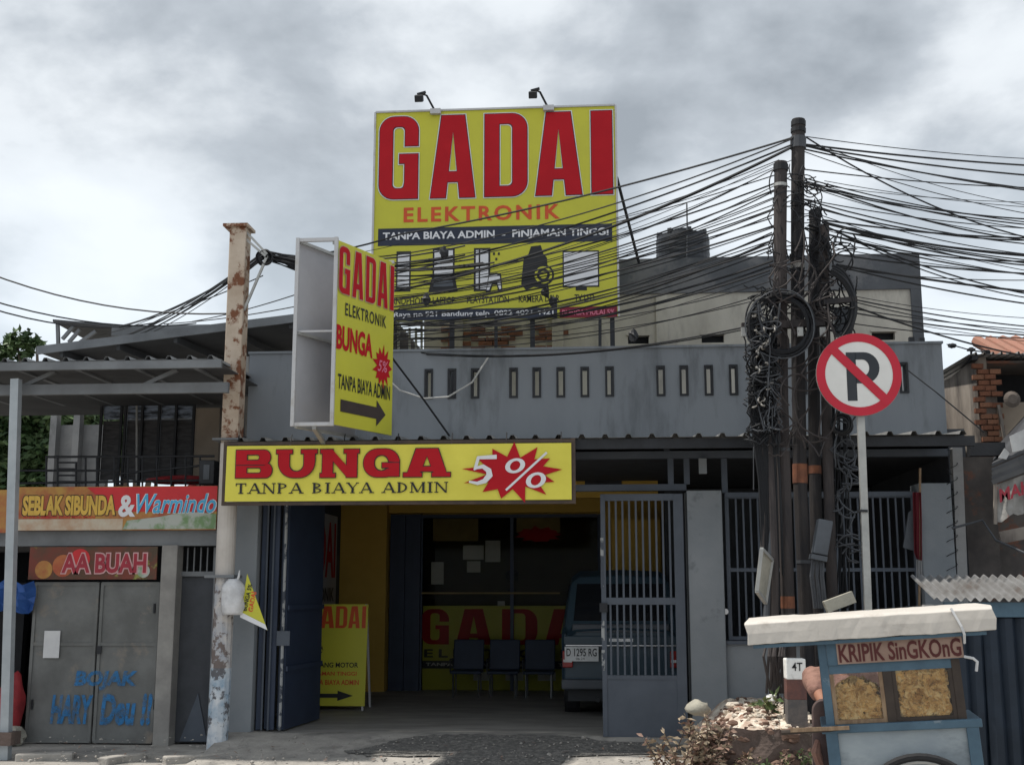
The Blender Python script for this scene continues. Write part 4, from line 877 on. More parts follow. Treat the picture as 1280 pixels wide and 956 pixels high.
# floor slab between storeys and front beam
zsl = at(150, 672, 0).z
box('front_beam', 'canopy_steel', (-8.5, .0, at(150, 682, 0).z), (at(272, 680, 0).x, .12, at(150, 663, 0).z), LB)
box('terrace_slab', 'dark_wall', (-8.5, .13, zsl+.12), (at(268, 680, 0).x, 4, zsl+.26), LB)
box('back_wall', 'dark_wall', (-8.5, 3.2, 0), (-4.2, 3.3, zsl+.1), LB)
box('side_wall', 'dark_wall', (-8.5, .2, 0), (-8.4, 3.2, zsl+.1), LB)
# post between shutter and doorway
box('door_post', 'post_plaster', (at(197, 800, -.02).x, -.03, 0), (at(217, 800, -.02).x, .16, at(205, 681, 0).z), LB, bev=.008)
# upper storey: blinds in frame, railing, plaster wall
uy = 1.6
def up(x, y): return at(x, y, uy)
for i, (xa, xb) in enumerate(((131, 152), (161, 199), (203, 243))):
    MB().box((up(xa, 500).x, uy, up(150, 524).z), (up(xb, 500).x, uy+.02, up(150, 476).z)).build('screen_panel', 'blind_blue', LB)
    MB().box((up(xa, 500).x, uy-.005, up(150, 600).z), (up(xb, 500).x, uy+.018, up(150, 526).z)).build('screen_panel', 'blind_brown', LB)
for x in (129, 154, 159, 180, 201, 222, 244): MB().box((up(x, 500).x-.015, uy-.04, up(150, 615).z), (up(x, 500).x+.015, uy-.01, up(150, 476).z)).build('screen_frame', 'dark_metal', LB)
MB().tube([up(171, 606), up(171, 480)], .014, 6).build('downpipe', 'cable_white', LB)
box('plaster_wall', 'tan_panel', (up(246, 500).x, uy-.02, zsl+.26), (up(276, 500).x, uy+.1, zc-.1), LB)
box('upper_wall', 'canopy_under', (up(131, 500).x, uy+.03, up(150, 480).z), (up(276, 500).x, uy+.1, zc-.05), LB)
# terrace railing
ry = .3
def rp(x, y): return at(x, y, ry)
RL = thing('terrace_railing', 'black iron railing along the terrace above the orange banner', 'railing', rp(150, 612))
for ya, yb, x0_, x1_ in ((571, 570, 57, 268), (588, 588, 20, 150), (592, 580, 150, 268), (604, 600, 20, 268)):
    MB().tube([rp(x0_, ya), rp(x1_, yb)], .013, 6).build('rail', 'dark_metal', RL)
for x in (58, 72, 107, 121, 143, 160, 178, 196, 214, 232, 250): MB().tube([rp(x, 611), rp(x, 570)], .011, 6).build('baluster', 'dark_metal', RL)
for k in range(4): MB().tube([rp(72, 578+k*8), rp(95, 578+k*8)], .010, 6).build('ladder_rung', 'dark_metal', RL)
MB().tube([rp(95, 611), rp(95, 577)], .012, 6).build('baluster', 'dark_metal', RL)
# wall lamp / outdoor unit
a = at(252, 606, .1); b = at(272, 576, .1)
OU = thing('outdoor_unit', 'small dark boxed unit hung by the column above the banner', 'wall unit', (a.x, .1, a.z)); MB().box((a.x, .0, a.z), (b.x, .18, b.z)).build('casing', 'dark_metal', OU, bev=.01)
MB().box((a.x+.05, -.008, a.z+.05), (b.x-.05, -.001, b.z-.05)).build('front_plate', 'box_grey', OU)
o = tag(MB().tube([at(240, 640, .25), at(240, 606, .25)], .05, 8).build('red_bucket', 'red_cloth'), 'small red bundle on the terrace beside the dark unit', 'bundle')
o = tag(MB().rock(at(225, 600, .6), (.4, .12, .05), 3, (14, 8), .15).build('red_tarpaulin', 'red_cloth'), 'folded dull red cloth lying on the terrace behind the railing', 'cloth')

# canopy post at far left
pp = thing('canopy_post', 'slim pale steel post holding the left canopy at the picture edge', 'post', (at(10, 930, e0+.1).x, e0+.1, 0))
MB().bar((at(8, 930, e0+.1).x, e0+.1, 0), (at(20, 480, e0+.1).x, e0+.1, at(20, 474, e0+.1).z), .085).build('shaft', 'light_steel', pp)
MB().bar(at(7, 930, e0+.1), at(7, 930, e0+.1)+Vector((0, 0, .12)), .2).build('foot_block', 'old_concrete', pp)

# banner SEBLAK
sy_ = -.12
a = at(18, 660, sy_); b = at(270, 660, sy_); zb5 = at(20, 663, sy_).z; zt5 = at(20, 611, sy_).z; zt6 = at(270, 607, sy_).z; zb6 = at(270, 660, sy_).z
SK = thing('food_banner', 'long faded orange and red food stall banner below the terrace railing', 'banner', ((a.x+b.x)/2, sy_, zb5))
W_, H_ = b.x-a.x, zt6-zb5; o = Vector((a.x, sy_, zb5))
def fl(nm, m, a0, b0, a1, b1, pr): return flat(SK, nm, m, o, (1, 0, 0), (0, 0, 1), W_, H_, a0, b0, a1, b1, pr)
MB().box((a.x, sy_, zb5), (b.x, sy_+.01, zt6)).build('banner_sheet', 'orange_print', SK)
flat(SK, 'red_field', 'red_print', o, (1, 0, 0), (0, 0, 1), W_, H_, 0, 0, 0, 0, .003, pts=[(.35, .98), (.50, .45), (.60, .42), (.80, .40), (.999, .42), (.999, .995)])
flat(SK, 'green_field', 'green_print', o, (1, 0, 0), (0, 0, 1), W_, H_, 0, 0, 0, 0, .004, pts=[(.54, .02), (.999, .02), (.999, .36), (.85, .42), (.72, .30), (.56, .22)])
fl('pale_field', 'pale_print', 0, .005, .54, .26, .004)
letters(SK, 'SEBLAK SIBUNDA', o+r*(W_*.03)+u*(H_*.32), r, u, W_*.475, H_*.50, 'dark_wood', .085, .005)
letters(SK, 'SEBLAK SIBUNDA', o+r*(W_*.035)+u*(H_*.34), r, u, W_*.465, H_*.46, 'yellow_letter', .05, .007)
letters(SK, '&', o+r*(W_*.515)+u*(H_*.30), r, u, W_*.085, H_*.5, 'sign_white', .03, .008)
letters(SK, 'Warmindo', o+r*(W_*.60)+u*(H_*.37), r, u, W_*.40, H_*.46, 'sign_white', .03, .008, shear=.3)
letters(SK, 'Warmindo', o+r*(W_*.605)+u*(H_*.38), r, u, W_*.39, H_*.44, 'blue_letter', .012, .010, shear=.3)
letters(SK, 'ANEKA SEBLAK DAN MINUMAN', o+r*(W_*.04)+u*(H_*.27), r, u, W_*.36, H_*.06, 'red_print', .01, .006)
o2 = at(0, 660, sy_-.0); 
SK2 = thing('side_banner', 'end of a faded yellow banner left of the canopy post', 'banner', at(3, 660, sy_)); aa = at(-60, 666, sy_); bb = at(13, 612, sy_); MB().box((aa.x, sy_, aa.z), (bb.x, sy_+.01, bb.z)).build('banner_sheet', 'orange_print', SK2)
# AA BUAH
a = at(36, 724, -.01); b = at(198, 683, -.01)
AB = thing('fruit_banner', 'dark fruit stall banner with pink outlined letters above the grey shutters', 'banner', ((a.x+b.x)/2, -.01, a.z)); W_, H_ = b.x-a.x, b.z-a.z; o = Vector((a.x, -.03, a.z))
MB().box((a.x, -.03, a.z), (b.x, -.015, b.z)).build('banner_sheet', 'buah_print', AB)
disc(AB, o+r*(W_*.27)+u*(H_*.42), H_*.34, 'buah_red', .003, 'fruit_picture'); disc(AB, o+r*(W_*.40)+u*(H_*.62), H_*.32, 'red_print', .004, 'fruit_picture'); disc(AB, o+r*(W_*.12)+u*(H_*.3), H_*.28, 'orange_print', .003, 'fruit_picture'); disc(AB, o+r*(W_*.9)+u*(H_*.25), H_*.2, 'green_print', .003, 'fruit_picture')
letters(AB, 'AA BUAH', o+r*(W_*.25)+u*(H_*.15), r, u, W_*.68, H_*.68, 'pink_outline', .09, .005)
letters(AB, 'AA BUAH', o+r*(W_*.26)+u*(H_*.19), r, u, W_*.66, H_*.60, 'buah_letter', .035, .007)
# left fixed cream board beside it


# shutters (two doors)
SH = thing('metal_shutter', 'pair of dented grey sheet metal doors with blue graffiti', 'shutter', (at(117, 930, .02).x, .05, 0))
def dr(xa, xb, nm):
    x0_, x1_ = at(xa, 830, .03).x, at(xb, 830, .03).x; z1_ = at(100, 727, .03).z; zm_ = at(100, 868, .03).z
    D = MB().box((x0_, .03, .05), (x1_, .05, z1_)).build(nm, 'shutter_grey', SH, bev=.004)
    for zz in (z1_-.02, z1_*.62, .07): MB().box((x0_+.01, .018, zz-.018), (x1_-.01, .029, zz+.018)).build('door_rib', 'shutter_grey', D)
    for xx in (x0_+.018, x1_-.018): MB().box((xx-.016, .016, .07), (xx+.016, .029, z1_-.01)).build('door_edge', 'shutter_grey', D)
    return D
D1 = dr(37, 119, 'door_leaf'); D2 = dr(121, 196, 'door_leaf')
GO = at(60, 900, .014)
for s_, x0_, y0_, x1_, y1_ in (('BOJAK', 92, 862, 172, 838), ('HARY', 62, 904, 117, 868), ('Deu !!', 124, 906, 191, 866)):
    a = at(x0_, y0_, .012); b = at(x1_, y1_, .012); letters(SH, s_, a, r, u, b.x-a.x, b.z-a.z, 'graffiti', .045, 0.001, shear=.15, name='graffiti')
a = at(53, 822, .0); b = at(75, 788, .0); tag(MB().box((a.x, .008, a.z), (b.x, .013, b.z)).build('white_paper', 'paper'), 'white sheet of paper stuck on the grey shutter', 'notice')
for xx_, yy_ in ((40, 760), (40, 880), (193, 760), (193, 880)): q = at(xx_, yy_, .012); MB().tube([q-Vector((0, 0, .05)), q+Vector((0, 0, .05))], .012, 8).build('hinge', 'dark_metal', SH)
q = at(124, 812, .0); MB().box(q-Vector((.03, 0, .04)), q+Vector((.02, .012, .04))).build('hasp', 'dark_metal', SH)
# doorway, dark inside with a dark barred door
DW = thing('side_door', 'dark steel door between the plaster post and the steel column', 'door', (at(240, 920, .15).x, .2, 0))
x0_, x1_ = at(218, 800, .15).x, at(268, 800, .15).x
MB().box((x0_, .17, .05), (x1_, .20, at(240, 720, .15).z)).build('door_leaf', 'steel_blue_grey' if False else 'dark_wall', DW)
MB().box((x0_, .12, at(240, 720, .15).z), (x1_, .17, at(240, 714, .15).z)).build('door_head', 'canopy_steel', DW)
for k in range(6): x = x0_+(x1_-x0_)*(k+.5)/6; MB().box((x-.006, .13, at(240, 714, .15).z), (x+.006, .15, at(240, 684, .15).z)).build('transom_bar', 'canopy_steel', DW)
for x in (x0_+.012, x1_-.012): MB().box((x-.012, .11, .05), (x+.012, .169, at(240, 684, .15).z)).build('door_jamb', 'canopy_steel', DW)
MB().poly([(x0_+.1, .165, .06), (x0_+.4, .165, .06), (x0_+.28, .165, .55)], (0, -.01, 0)).build('leaning_board', 'slate_panel', DW)
# far left: blue tarp, red cloth, bright window
o = MB(); nx = 10; vs = []
for j in range(5):
    for i in range(nx+1): p = at(-40+8.2*i, 728+j*9, -.2+.12*j*.3); vs.append((p.x, p.y+.06*math.sin(i*1.9+j), p.z+.03*math.sin(i*1.3)))
o.add(vs, [(j*(nx+1)+i, (j+1)*(nx+1)+i, (j+1)*(nx+1)+i+1, j*(nx+1)+i+1) for j in range(4) for i in range(nx)]); ob = o.build('blue_tarpaulin', 'tarp_blue'); sm = ob.modifiers.new('s', 'SOLIDIFY'); sm.thickness = .01
tag(ob, 'blue tarpaulin sheet slung at the far left beside the shutters', 'tarpaulin')
tag(MB().rock(at(20, 880, -.1)+Vector((-.05, 0, 0)), (.13, .15, .30), 5, (18, 12), .14).build('red_sack', 'red_cloth', smooth=True), 'red cloth-covered bundle standing behind the left canopy post', 'bundle')
tag(MB().rock(at(14, 922, -.15), (.16, .15, .1), 8).build('stone', 'rock_pale'), 'pale stone beside the foot of the left canopy post', 'stone')
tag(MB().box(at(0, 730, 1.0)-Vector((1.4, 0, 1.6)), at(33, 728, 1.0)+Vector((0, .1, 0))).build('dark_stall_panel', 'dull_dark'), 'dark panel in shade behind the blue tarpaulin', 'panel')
tag(MB().box(at(-40, 690, 2.5), at(0, 690, 2.5)+Vector((.8, .2, .3))).build('pale_van_roof', 'panel_back'), 'pale blurred box seen behind the left canopy post', 'box')

# second, larger canopy behind and small top canopy
C2 = thing('upper_canopy', 'large sloping sheet-metal roof above the left terrace', 'canopy', (-5.5, 2.6, 3.5))
yy = 2.6
pL, pR = at(48, 437, yy), at(480, 383, yy)
m_ = MB(); th = .05
def slopeq(mb, p, q, y0, y1, dz, t): mb.add([Vector((p.x, y0, p.z)), Vector((q.x, y0, q.z)), Vector((q.x, y1, q.z+dz)), Vector((p.x, y1, p.z+dz)), Vector((p.x, y0, p.z-t)), Vector((q.x, y0, q.z-t)), Vector((q.x, y1, q.z+dz-t)), Vector((p.x, y1, p.z+dz-t))], [(0, 1, 2, 3), (7, 6, 5, 4), (0, 4, 5, 1), (1, 5, 6, 2), (2, 6, 7, 3), (3, 7, 4, 0)])
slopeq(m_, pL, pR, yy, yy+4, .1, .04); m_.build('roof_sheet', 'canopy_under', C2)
m_ = MB(); m_.bar(pL+Vector((0, -.04, -.02)), pR+Vector((0, -.04, -.02)), .03, .11); m_.build('fascia', 'canopy_steel', C2)
for k in range(6):
    t_ = (k+.4)/6; p = pL.lerp(pR, t_); MB().bar(p+Vector((0, .02, -.09)), p+Vector((.25, 3.8, -.02)), .05, .09).build('rafter', 'canopy_under', C2)
for x in (290, 330, 365): p = at(x, 440, yy+.6); MB().bar(p, Vector((p.x, p.y, 3.0)), .05).build('prop', 'canopy_steel', C2)
MB().box((pL.x+.2, yy+2.6, 3.3), (pR.x, yy+2.7, pL.z-.1)).build('truss_board', 'canopy_under', C2)
C3 = thing('top_canopy', 'small raised sheet roof on struts above the large left canopy', 'canopy', at(100, 430, 5.5))
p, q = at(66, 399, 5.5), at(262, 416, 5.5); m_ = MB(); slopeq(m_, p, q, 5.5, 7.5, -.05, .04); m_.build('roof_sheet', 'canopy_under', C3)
p2, q2 = at(76, 402, 5.6), at(230, 408, 5.6)
MB().bar(at(140, 414, 5.45), at(262, 412, 5.45), .04, .16).build('fascia', 'canopy_steel', C3)
for x0_, y0_, x1_, y1_ in ((72, 402, 73, 432), (92, 408, 78, 424), (100, 412, 86, 428), (120, 414, 100, 428)): MB().bar(at(x0_, y0_, 5.6), at(x1_, y1_, 5.6), .05).build('strut', 'canopy_steel', C3)
# side wall panels between column and sign
SW = thing('side_cladding', 'grey and tan cladding panels beside the rusty column above the awning', 'cladding', at(340, 545, 1.2))
wy = 1.0
def wp(x, y): return at(x, y, wy)
def pan(pts, m, nm='cladding_panel'): MB().poly([wp(*p_) for p_ in pts][::-1], (0, .03, 0)).build(nm, m, SW)
pan([(314, 478), (352, 490), (352, 552), (314, 552)], 'slate_panel'); pan([(353.5, 491), (400, 508), (400, 552), (353.5, 552)], 'slate_panel'); pan([(401.5, 509), (470, 530), (470, 552), (401.5, 552)], 'slate_panel')
pan([(315, 446), (363, 456), (363, 492.5), (315, 476.5)], 'tan_panel'); pan([(365, 457), (400, 464), (400, 506), (365, 493.5)], 'tan_panel')
MB().bar(wp(314, 444)+Vector((0, -.02, 0)), wp(420, 468)+Vector((0, -.02, 0)), .05).build('top_rail', 'canopy_steel', SW)
MB().bar(wp(309, 446), wp(309, 550), .05).build('corner_post', 'post_plaster', SW)
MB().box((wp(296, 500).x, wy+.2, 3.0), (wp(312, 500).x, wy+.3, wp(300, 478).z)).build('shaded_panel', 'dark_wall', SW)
# concrete fence behind terrace + posts, trees
FE = thing('concrete_wall', 'pale concrete wall behind the terrace railing in front of the trees', 'wall', at(95, 600, 4.5))
for k, (xa, xb) in enumerate(((62, 96), (96.6, 131))): MB().box((at(xa, 600, 4.5).x, 4.5, 2.2), (at(xb, 600, 4.5).x, 4.62, at(95, 531, 4.5).z)).build('wall_panel', 'fence_concrete', FE)
for x in (64, 93): MB().box((at(x-4, 600, 4.4).x, 4.35, 2.2), (at(x+4, 600, 4.4).x, 4.49, at(95, 484, 4.5).z)).build('wall_post', 'fence_concrete', FE)
MB().bar(at(20, 512, 4.3), at(95, 480, 4.3), .12).build('roof_rafter', 'dark_metal', FE)

def tree(label, base, trunk_h, blobs, nleaf, ls, seed, mats=('leaf_a', 'leaf_b')):
    rr = random.Random(seed); T = thing('broadleaf_tree', label, 'tree', base, None)
    top = Vector(base)+Vector((0, 0, trunk_h))
    m = MB(); m.tube([base, (Vector(base)+top)/2+Vector((.1, 0, 0)), top], [.22, .17, .12], 10)
    for c, rad in blobs: m.tube([top-Vector((0, 0, .3)), (top+Vector(c))/2+Vector((0, 0, .2)), c], [.09, .06, .02], 7)
    m.build('trunk', 'bark', T)
    m = MB(); tot = sum(b[1]**2 for b in blobs)
    for c, rad in blobs:
        for _ in range(int(nleaf*rad*rad/tot/9)):
            d = Vector((rr.gauss(0, 1), rr.gauss(0, 1), rr.gauss(0, 1))).normalized()*rad*(rr.random()**.4)
            cl = Vector(c)+Vector((d.x, d.y, d.z*.85))
            mi = 0 if rr.random() < .6 else 1
            for _ in range(9):
                p = cl+Vector((rr.gauss(0, 1), rr.gauss(0, 1), rr.gauss(0, 1)))*rad*.12
                a_ = Vector((rr.gauss(0, 1), rr.gauss(0, 1), rr.gauss(0, .7))).normalized()*ls*rr.uniform(.6, 1.3); b_ = a_.cross(Vector((rr.gauss(0, 1), rr.gauss(0, 1), rr.gauss(0, 1)))).normalized()*ls*.42
                m.add([p-a_, p-b_, p+a_, p+b_], [(0, 1, 2, 3)], mi)
    stuff_ = m.build('crown', list(mats), T); return T
ty = 9
def tp(x, y, Y=ty): return at(x, y, Y)
def blob(x, y, rpx, Y=ty): c = at(x, y, Y); return (c, rpx/1500*((c-CAM).length))
tree('dense green tree rising above the left terrace roof', Vector((tp(50, 700).x, ty, 0)), 2.6, [blob(-30, 520, 60), blob(30, 500, 45), blob(75, 510, 40), blob(20, 570, 55), blob(80, 570, 40), blob(22, 432, 18), blob(46, 430, 8), blob(2, 440, 14), blob(100, 520, 26), blob(70, 640, 60), blob(0, 640, 60)], 20000, .10, 3)
tree('darker tree top behind the concrete wall near the terrace screens', Vector((at(170, 700, 14).x, 14, 0)), 3, [blob(128, 522, 24, 14), blob(165, 525, 30, 14), blob(205, 530, 30, 14), blob(110, 545, 26, 14), blob(140, 560, 30, 14)], 6000, .11, 9)

# ================================================================== REAR BUILDING
RB = thing('rear_building', 'weathered beige two-storey block with dark grey roof band behind the parapet', 'building', (2, 4.6, 0))
yR = 4.0
x0_ = at(530, 420, yR).x; x1_ = at(1141, 420, yR).x
zw1 = at(900, 366, yR).z
# wall with real vent holes
vents = [(785, 811, 419, 429), (877, 905, 418, 427), (1000, 1030, 417, 425), (1090, 1119, 410, 420), (600, 636, 424, 435)]
vents.sort(); m_ = MB(); last = x0_; zv0, zv1 = at(845, 429, yR).z, at(845, 419, yR).z
m_.box((x0_, yR, 3.25), (x1_, yR+.15, zv0)); m_.box((x0_, yR, zv1), (x1_, yR+.15, zw1))
for v in vents: a_, b_ = at(v[0], 424, yR).x, at(v[1], 424, yR).x; m_.box((last, yR, zv0), (a_, yR+.15, zv1)); last = b_
m_.box((last, yR, zv0), (x1_, yR+.15, zv1)); m_.build('wall', 'beige_wall', RB)
for v in vents: a_, b_ = at(v[0], 424, yR).x, at(v[1], 424, yR).x; MB().box((a_+.002, yR+.10, zv0+.002), (b_-.002, yR+.14, zv1-.002)).build('vent_recess', 'dull_dark', RB); MB().box((a_-.02, yR-.03, zv1), (b_+.02, yR-.001, zv1+.025)).build('vent_hood', 'beige_wall', RB)
box('side_wall', 'beige_wall', (x0_, yR+.151, 3.25), (x0_+.15, yR+5, zw1-.003), RB)
box('upper_band', 'dark_band', (at(560, 345, yR).x, yR-.03, zw1), (at(1150, 345, yR).x, yR+.12, at(1100, 318, yR).z), RB)
box('end_wall', 'dark_band', (x1_, yR-.028, 3.0), (at(1150, 345, yR).x, yR+5, zw1-.002), RB)
box('band_return', 'dark_band', (at(1150, 345, yR).x-.15, yR+.121, zw1), (at(1150, 345, yR).x-.001, yR+5, at(1100, 318, yR).z-.002), RB)
for x in (565, 690, 820, 960): MB().box((at(x, 400, yR).x, yR-.04, 4.0), (at(x, 400, yR).x+.16, yR-.001, zw1-.02)).build('pilaster', 'beige_wall', RB)
# exposed brick patch on left of rear wall
rb = random.Random(2)
_w = wloc(RB); bme = MB().box(_w+Vector((-.1, -.02, -.03)), _w+Vector((.1, .02, .03))).build('brick', 'brick', RB); bme.location = at(580, 430, yR)-wloc(RB)+Vector((0, -.012, 0))
k = 0
for rr in range(5):
    for cc_ in range(8):
        if rb.random() < .35: continue
        p = at(560, 437, yR)+Vector((cc_*.215+(rr % 2)*.107, -.012+rb.uniform(-.006, .006), rr*.072)); b_ = bme.copy(); COL.objects.link(b_); b_.location = p-wloc(RB); b_.rotation_euler.z = rb.uniform(-.03, .03)
# window frame glimpse left of wall (x 497-530, y 400-445) : white frame w/ sky behind
WF = thing('open_window_frame', 'pale open frame against the sky between the projecting sign and beige wall', 'frame', at(513, 445, 3.5))
for p, q in (((498, 400), (498, 445)), ((527, 400), (527, 445)), ((512, 410), (512, 445)), ((520, 410), (520, 445)), ((498, 402), (527, 402)), ((498, 424), (527, 423)), ((498, 413), (527, 412))): MB().bar(at(*p, 3.5), at(*q, 3.5), .03).build('frame_bar', 'galvanised', WF)
for x in (620, 750): 
    tag(MB().bar(at(x, 398, 2.3), at(x+(0), 446, 2.3), .04).build('roof_post', 'dark_metal'), 'thin dark post under the billboard, '+('left one near the exposed bricks' if x == 620 else 'right one near its corner'), 'post')
# water tank
TK = thing('water_tank', 'black ribbed plastic water tank on the rear roof', 'water tank', at(854, 328, 5.2)); c = at(854, 330, 5.2); rad = .40
c.z -= .25
TH = at(854, 297, 5.2).z-c.z
MB().lathe(c, [(rad*.98, 0), (rad, .03)]+[(rad*(1+(.02 if i % 2 else 0)), .05+(TH-.1)*i/12) for i in range(13)]+[(rad*.98, TH), (rad*.6, TH+.04), (rad*.35, TH+.07)], 32).build('tank_body', 'tank_plastic', TK)
MB().lathe(c+Vector((0, 0, TH+.05)), [(.17, 0), (.17, .05), (.13, .07)], 18).build('lid', 'tank_plastic', TK)
for k in range(8): an = k*math.pi/4+.2; p = c+Vector((math.cos(an)*rad*.9, math.sin(an)*rad*.9, TH+.02)); MB().obox(p, (.04, .03, .035), Matrix.Rotation(an, 3, 'Z')).build('lug', 'tank_plastic', TK)
tag(MB().tube([c+Vector((.02, -.42, .1)), c+Vector((.04, -.42, TH-.1)), c+Vector((.06, -.2, TH+.1)), c+Vector((.07, -.1, TH+.5))], .012).build('tank_pipe', 'cable_grey'), 'thin pipe rising in front of the black water tank', 'pipe')

# ================================================================== RIGHT HOUSE
RH = thing('brick_house', 'old brick and plaster house under a tin roof at the right edge', 'building', (5.5, 2, 0))
hx = at(1222, 500, .7).x; zt7 = at(1225, 447, .7).z
fx = at(1186, 480, 3.4)
m_ = MB(); m_.add([(hx, .7, 0), (hx+.12, .7, 0), (hx+.12, 3.6, 0), (hx-.12, 3.6, 0), (hx, .7, zt7), (hx+.12, .7, zt7), (hx+.12, 3.6, zt7-.25), (hx-.12, 3.6, zt7-.25)], [(0, 3, 2, 1), (4, 5, 6, 7), (0, 1, 5, 4), (1, 2, 6, 5), (2, 3, 7, 6), (3, 0, 4, 7)]); m_.build('side_wall', 'old_plaster', RH)
zo = at(1250, 506, .7).z
box('front_wall', 'dirty_wall', (hx+.121, .7, 0), (9, .86, zo), RH)
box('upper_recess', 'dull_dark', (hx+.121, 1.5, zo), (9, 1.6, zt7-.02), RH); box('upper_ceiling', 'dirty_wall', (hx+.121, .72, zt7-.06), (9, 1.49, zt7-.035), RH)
box('upper_pier', 'mortar', (hx+.0, .685, 2.9), (at(1246, 500, .7).x, .699, at(1230, 478, .7).z), RH)
box('plaster_patch', 'tan_panel', (at(1247, 530, .68).x, .66, at(1250, 565, .68).z), (8, .699, zo+.02), RH)
MB().bar(at(1258, 560, .62), at(1248, 506, .62), .03).build('wall_brace', 'old_plaster', RH)
trapez(MB(), hx-.12, 9, .5, zt7+.0, 3.5, zt7+.05, .09, .025).build('tin_roof', 'zinc', RH)
MB().bar((hx-.05, .52, zt7-.03), (fx.x-.02, 3.5, fx.z+.03), .06, .05).build('verge', 'dark_metal', RH)
for x in (1256, 1272): MB().box((at(x, 480, 1.9).x, 1.8, zo), (at(x, 480, 1.9).x+.12, 1.9, zt7-.02)).build('upper_post', 'old_plaster', RH)
# tiled hump at far right
tl = at(1283, 447, 3.0)
for i in range(5):
    for j in range(4): MB().tube([tl+Vector((-.22+i*.17, .3*j, -.02+.12*j)), tl+Vector((-.22+i*.17, .3*j+.32, .11+.12*j))], .085, 8).build('roof_tile', 'orange_tile', RH)
# bricks of the exposed pier
rb = random.Random(4); bm_ = {}
for row in range(17):
    z = 3.02+row*.062; x = hx-.05+(row % 2)*.06
    while x < at(1246, 500, .7).x-.02:
        edge = rb.random()
        if edge < .86:
            nm = 'brick' if rb.random() < .55 else 'brick_b'
            if nm not in bm_:
                _w = wloc(RH); bo = MB().box(_w, _w+Vector((.118, .05, .050))).build('brick', nm, RH); bm_[nm] = bo.data
            else: bo = bpy.data.objects.new('brick', bm_[nm]); COL.objects.link(bo); bo.parent = RH
            bo.location = Vector((x, .642+rb.uniform(-.012, .012), z))-wloc(RH); bo.rotation_euler = (0, rb.uniform(-.03, .03), rb.uniform(-.05, .05))
        x += .124
# satellite dish bit / round thing
tag(MB().lathe(at(1265, 499, .5), [(.05, -.03), (.09, 0), (.05, .02)], 16, 'y').build('round_vent', 'mortar'), 'small round grey fitting on the brick house front', 'fitting')
# front awning with dark stripes
AW = thing('striped_awning', 'ragged dark grey awning with white blotches on the brick house', 'awning', at(1265, 560, -.2))
def ap(x, y, Y): return at(x, y, Y)
m_ = MB(); A0, A1, A2, A3 = ap(1240, 583, -.4), ap(1330, 545, -.6), ap(1320, 480, .6), ap(1247, 560, .6)
m_.poly([A0, A1, A2, A3], (0, 0, .03)); m_.build('canopy_sheet', 'awning_dark', AW)
for k in range(4): MB().bar(ap(1240, 588+k*5, -.42), ap(1330, 550+k*6, -.62), .02, .045).build('fascia_slat', ['awning_dark', 'canopy_under'][k % 2], AW)
MB().poly([ap(1248, 572, -.45), ap(1256, 560, -.45), ap(1262, 566, -.45), ap(1258, 574, -.45)], (0, .01, 0)).build('white_patch', 'awning_white', AW)
MB().poly([ap(1262, 545, -.47), ap(1290, 532, -.47), ap(1290, 560, -.47), ap(1266, 565, -.47)], (0, .01, 0)).build('white_patch', 'awning_white', AW)
TB = thing('torn_banner', 'grimy torn white banner hanging under the striped awning', 'banner', ap(1265, 650, -.35))
m_ = MB(); vs = []; 
for j in range(6):
    for i in range(13):
        x = 1245+7*i; yt_, yb_ = 606-.37*(x-1245), 652-.35*(x-1245)+3*math.sin(i*1.7); p = ap(x, yt_+(yb_-yt_)*j/5, -.4); p.y += .03*math.sin(i*1.3+j*.4); vs.append(p)
m_.add(vs, [(j*13+i, (j+1)*13+i, (j+1)*13+i+1, j*13+i+1) for j in range(5) for i in range(12)]); m_.build('banner_sheet', 'torn_banner', TB)
letters(TB, 'MAKANAN', ap(1250, 628, -.46), (1, 0, .33), (0, 0, 1), .75, .13, 'buah_letter', .03, .0)
MB().bar(ap(1244, 603, -.38), ap(1244, 655, -.38), .03).build('banner_pole', 'old_plaster', TB)
MB().bar(ap(1250, 672, -.3), ap(1310, 660, -.3), .03, .12).build('hanging_strip', 'old_plaster', TB)
# concrete post with wire
PO = thing('concrete_post', 'slim pale concrete post wound with curly wire beside the right pillar', 'post', at(1197, 730, .05))
MB().bar(at(1199, 728, .05)-Vector((0, 0, .9)), at(1195, 560, .05), .10).build('shaft', 'fence_concrete', PO)
pts = [at(1190+7*math.sin(k*.7), 575+k*2.0, -.02+.06*math.cos(k*.7)) for k in range(75)]
MB().tube(pts, .004, 4).build('wire_coil', 'cable_black', PO)
box_ = MB().box((at(1204, 600, .3).x, .3, 0), (hx, .4, 3.0)).build('side_fence', 'dirty_wall'); tag(box_, 'dark grimy wall strip between concrete post and brick house', 'wall')
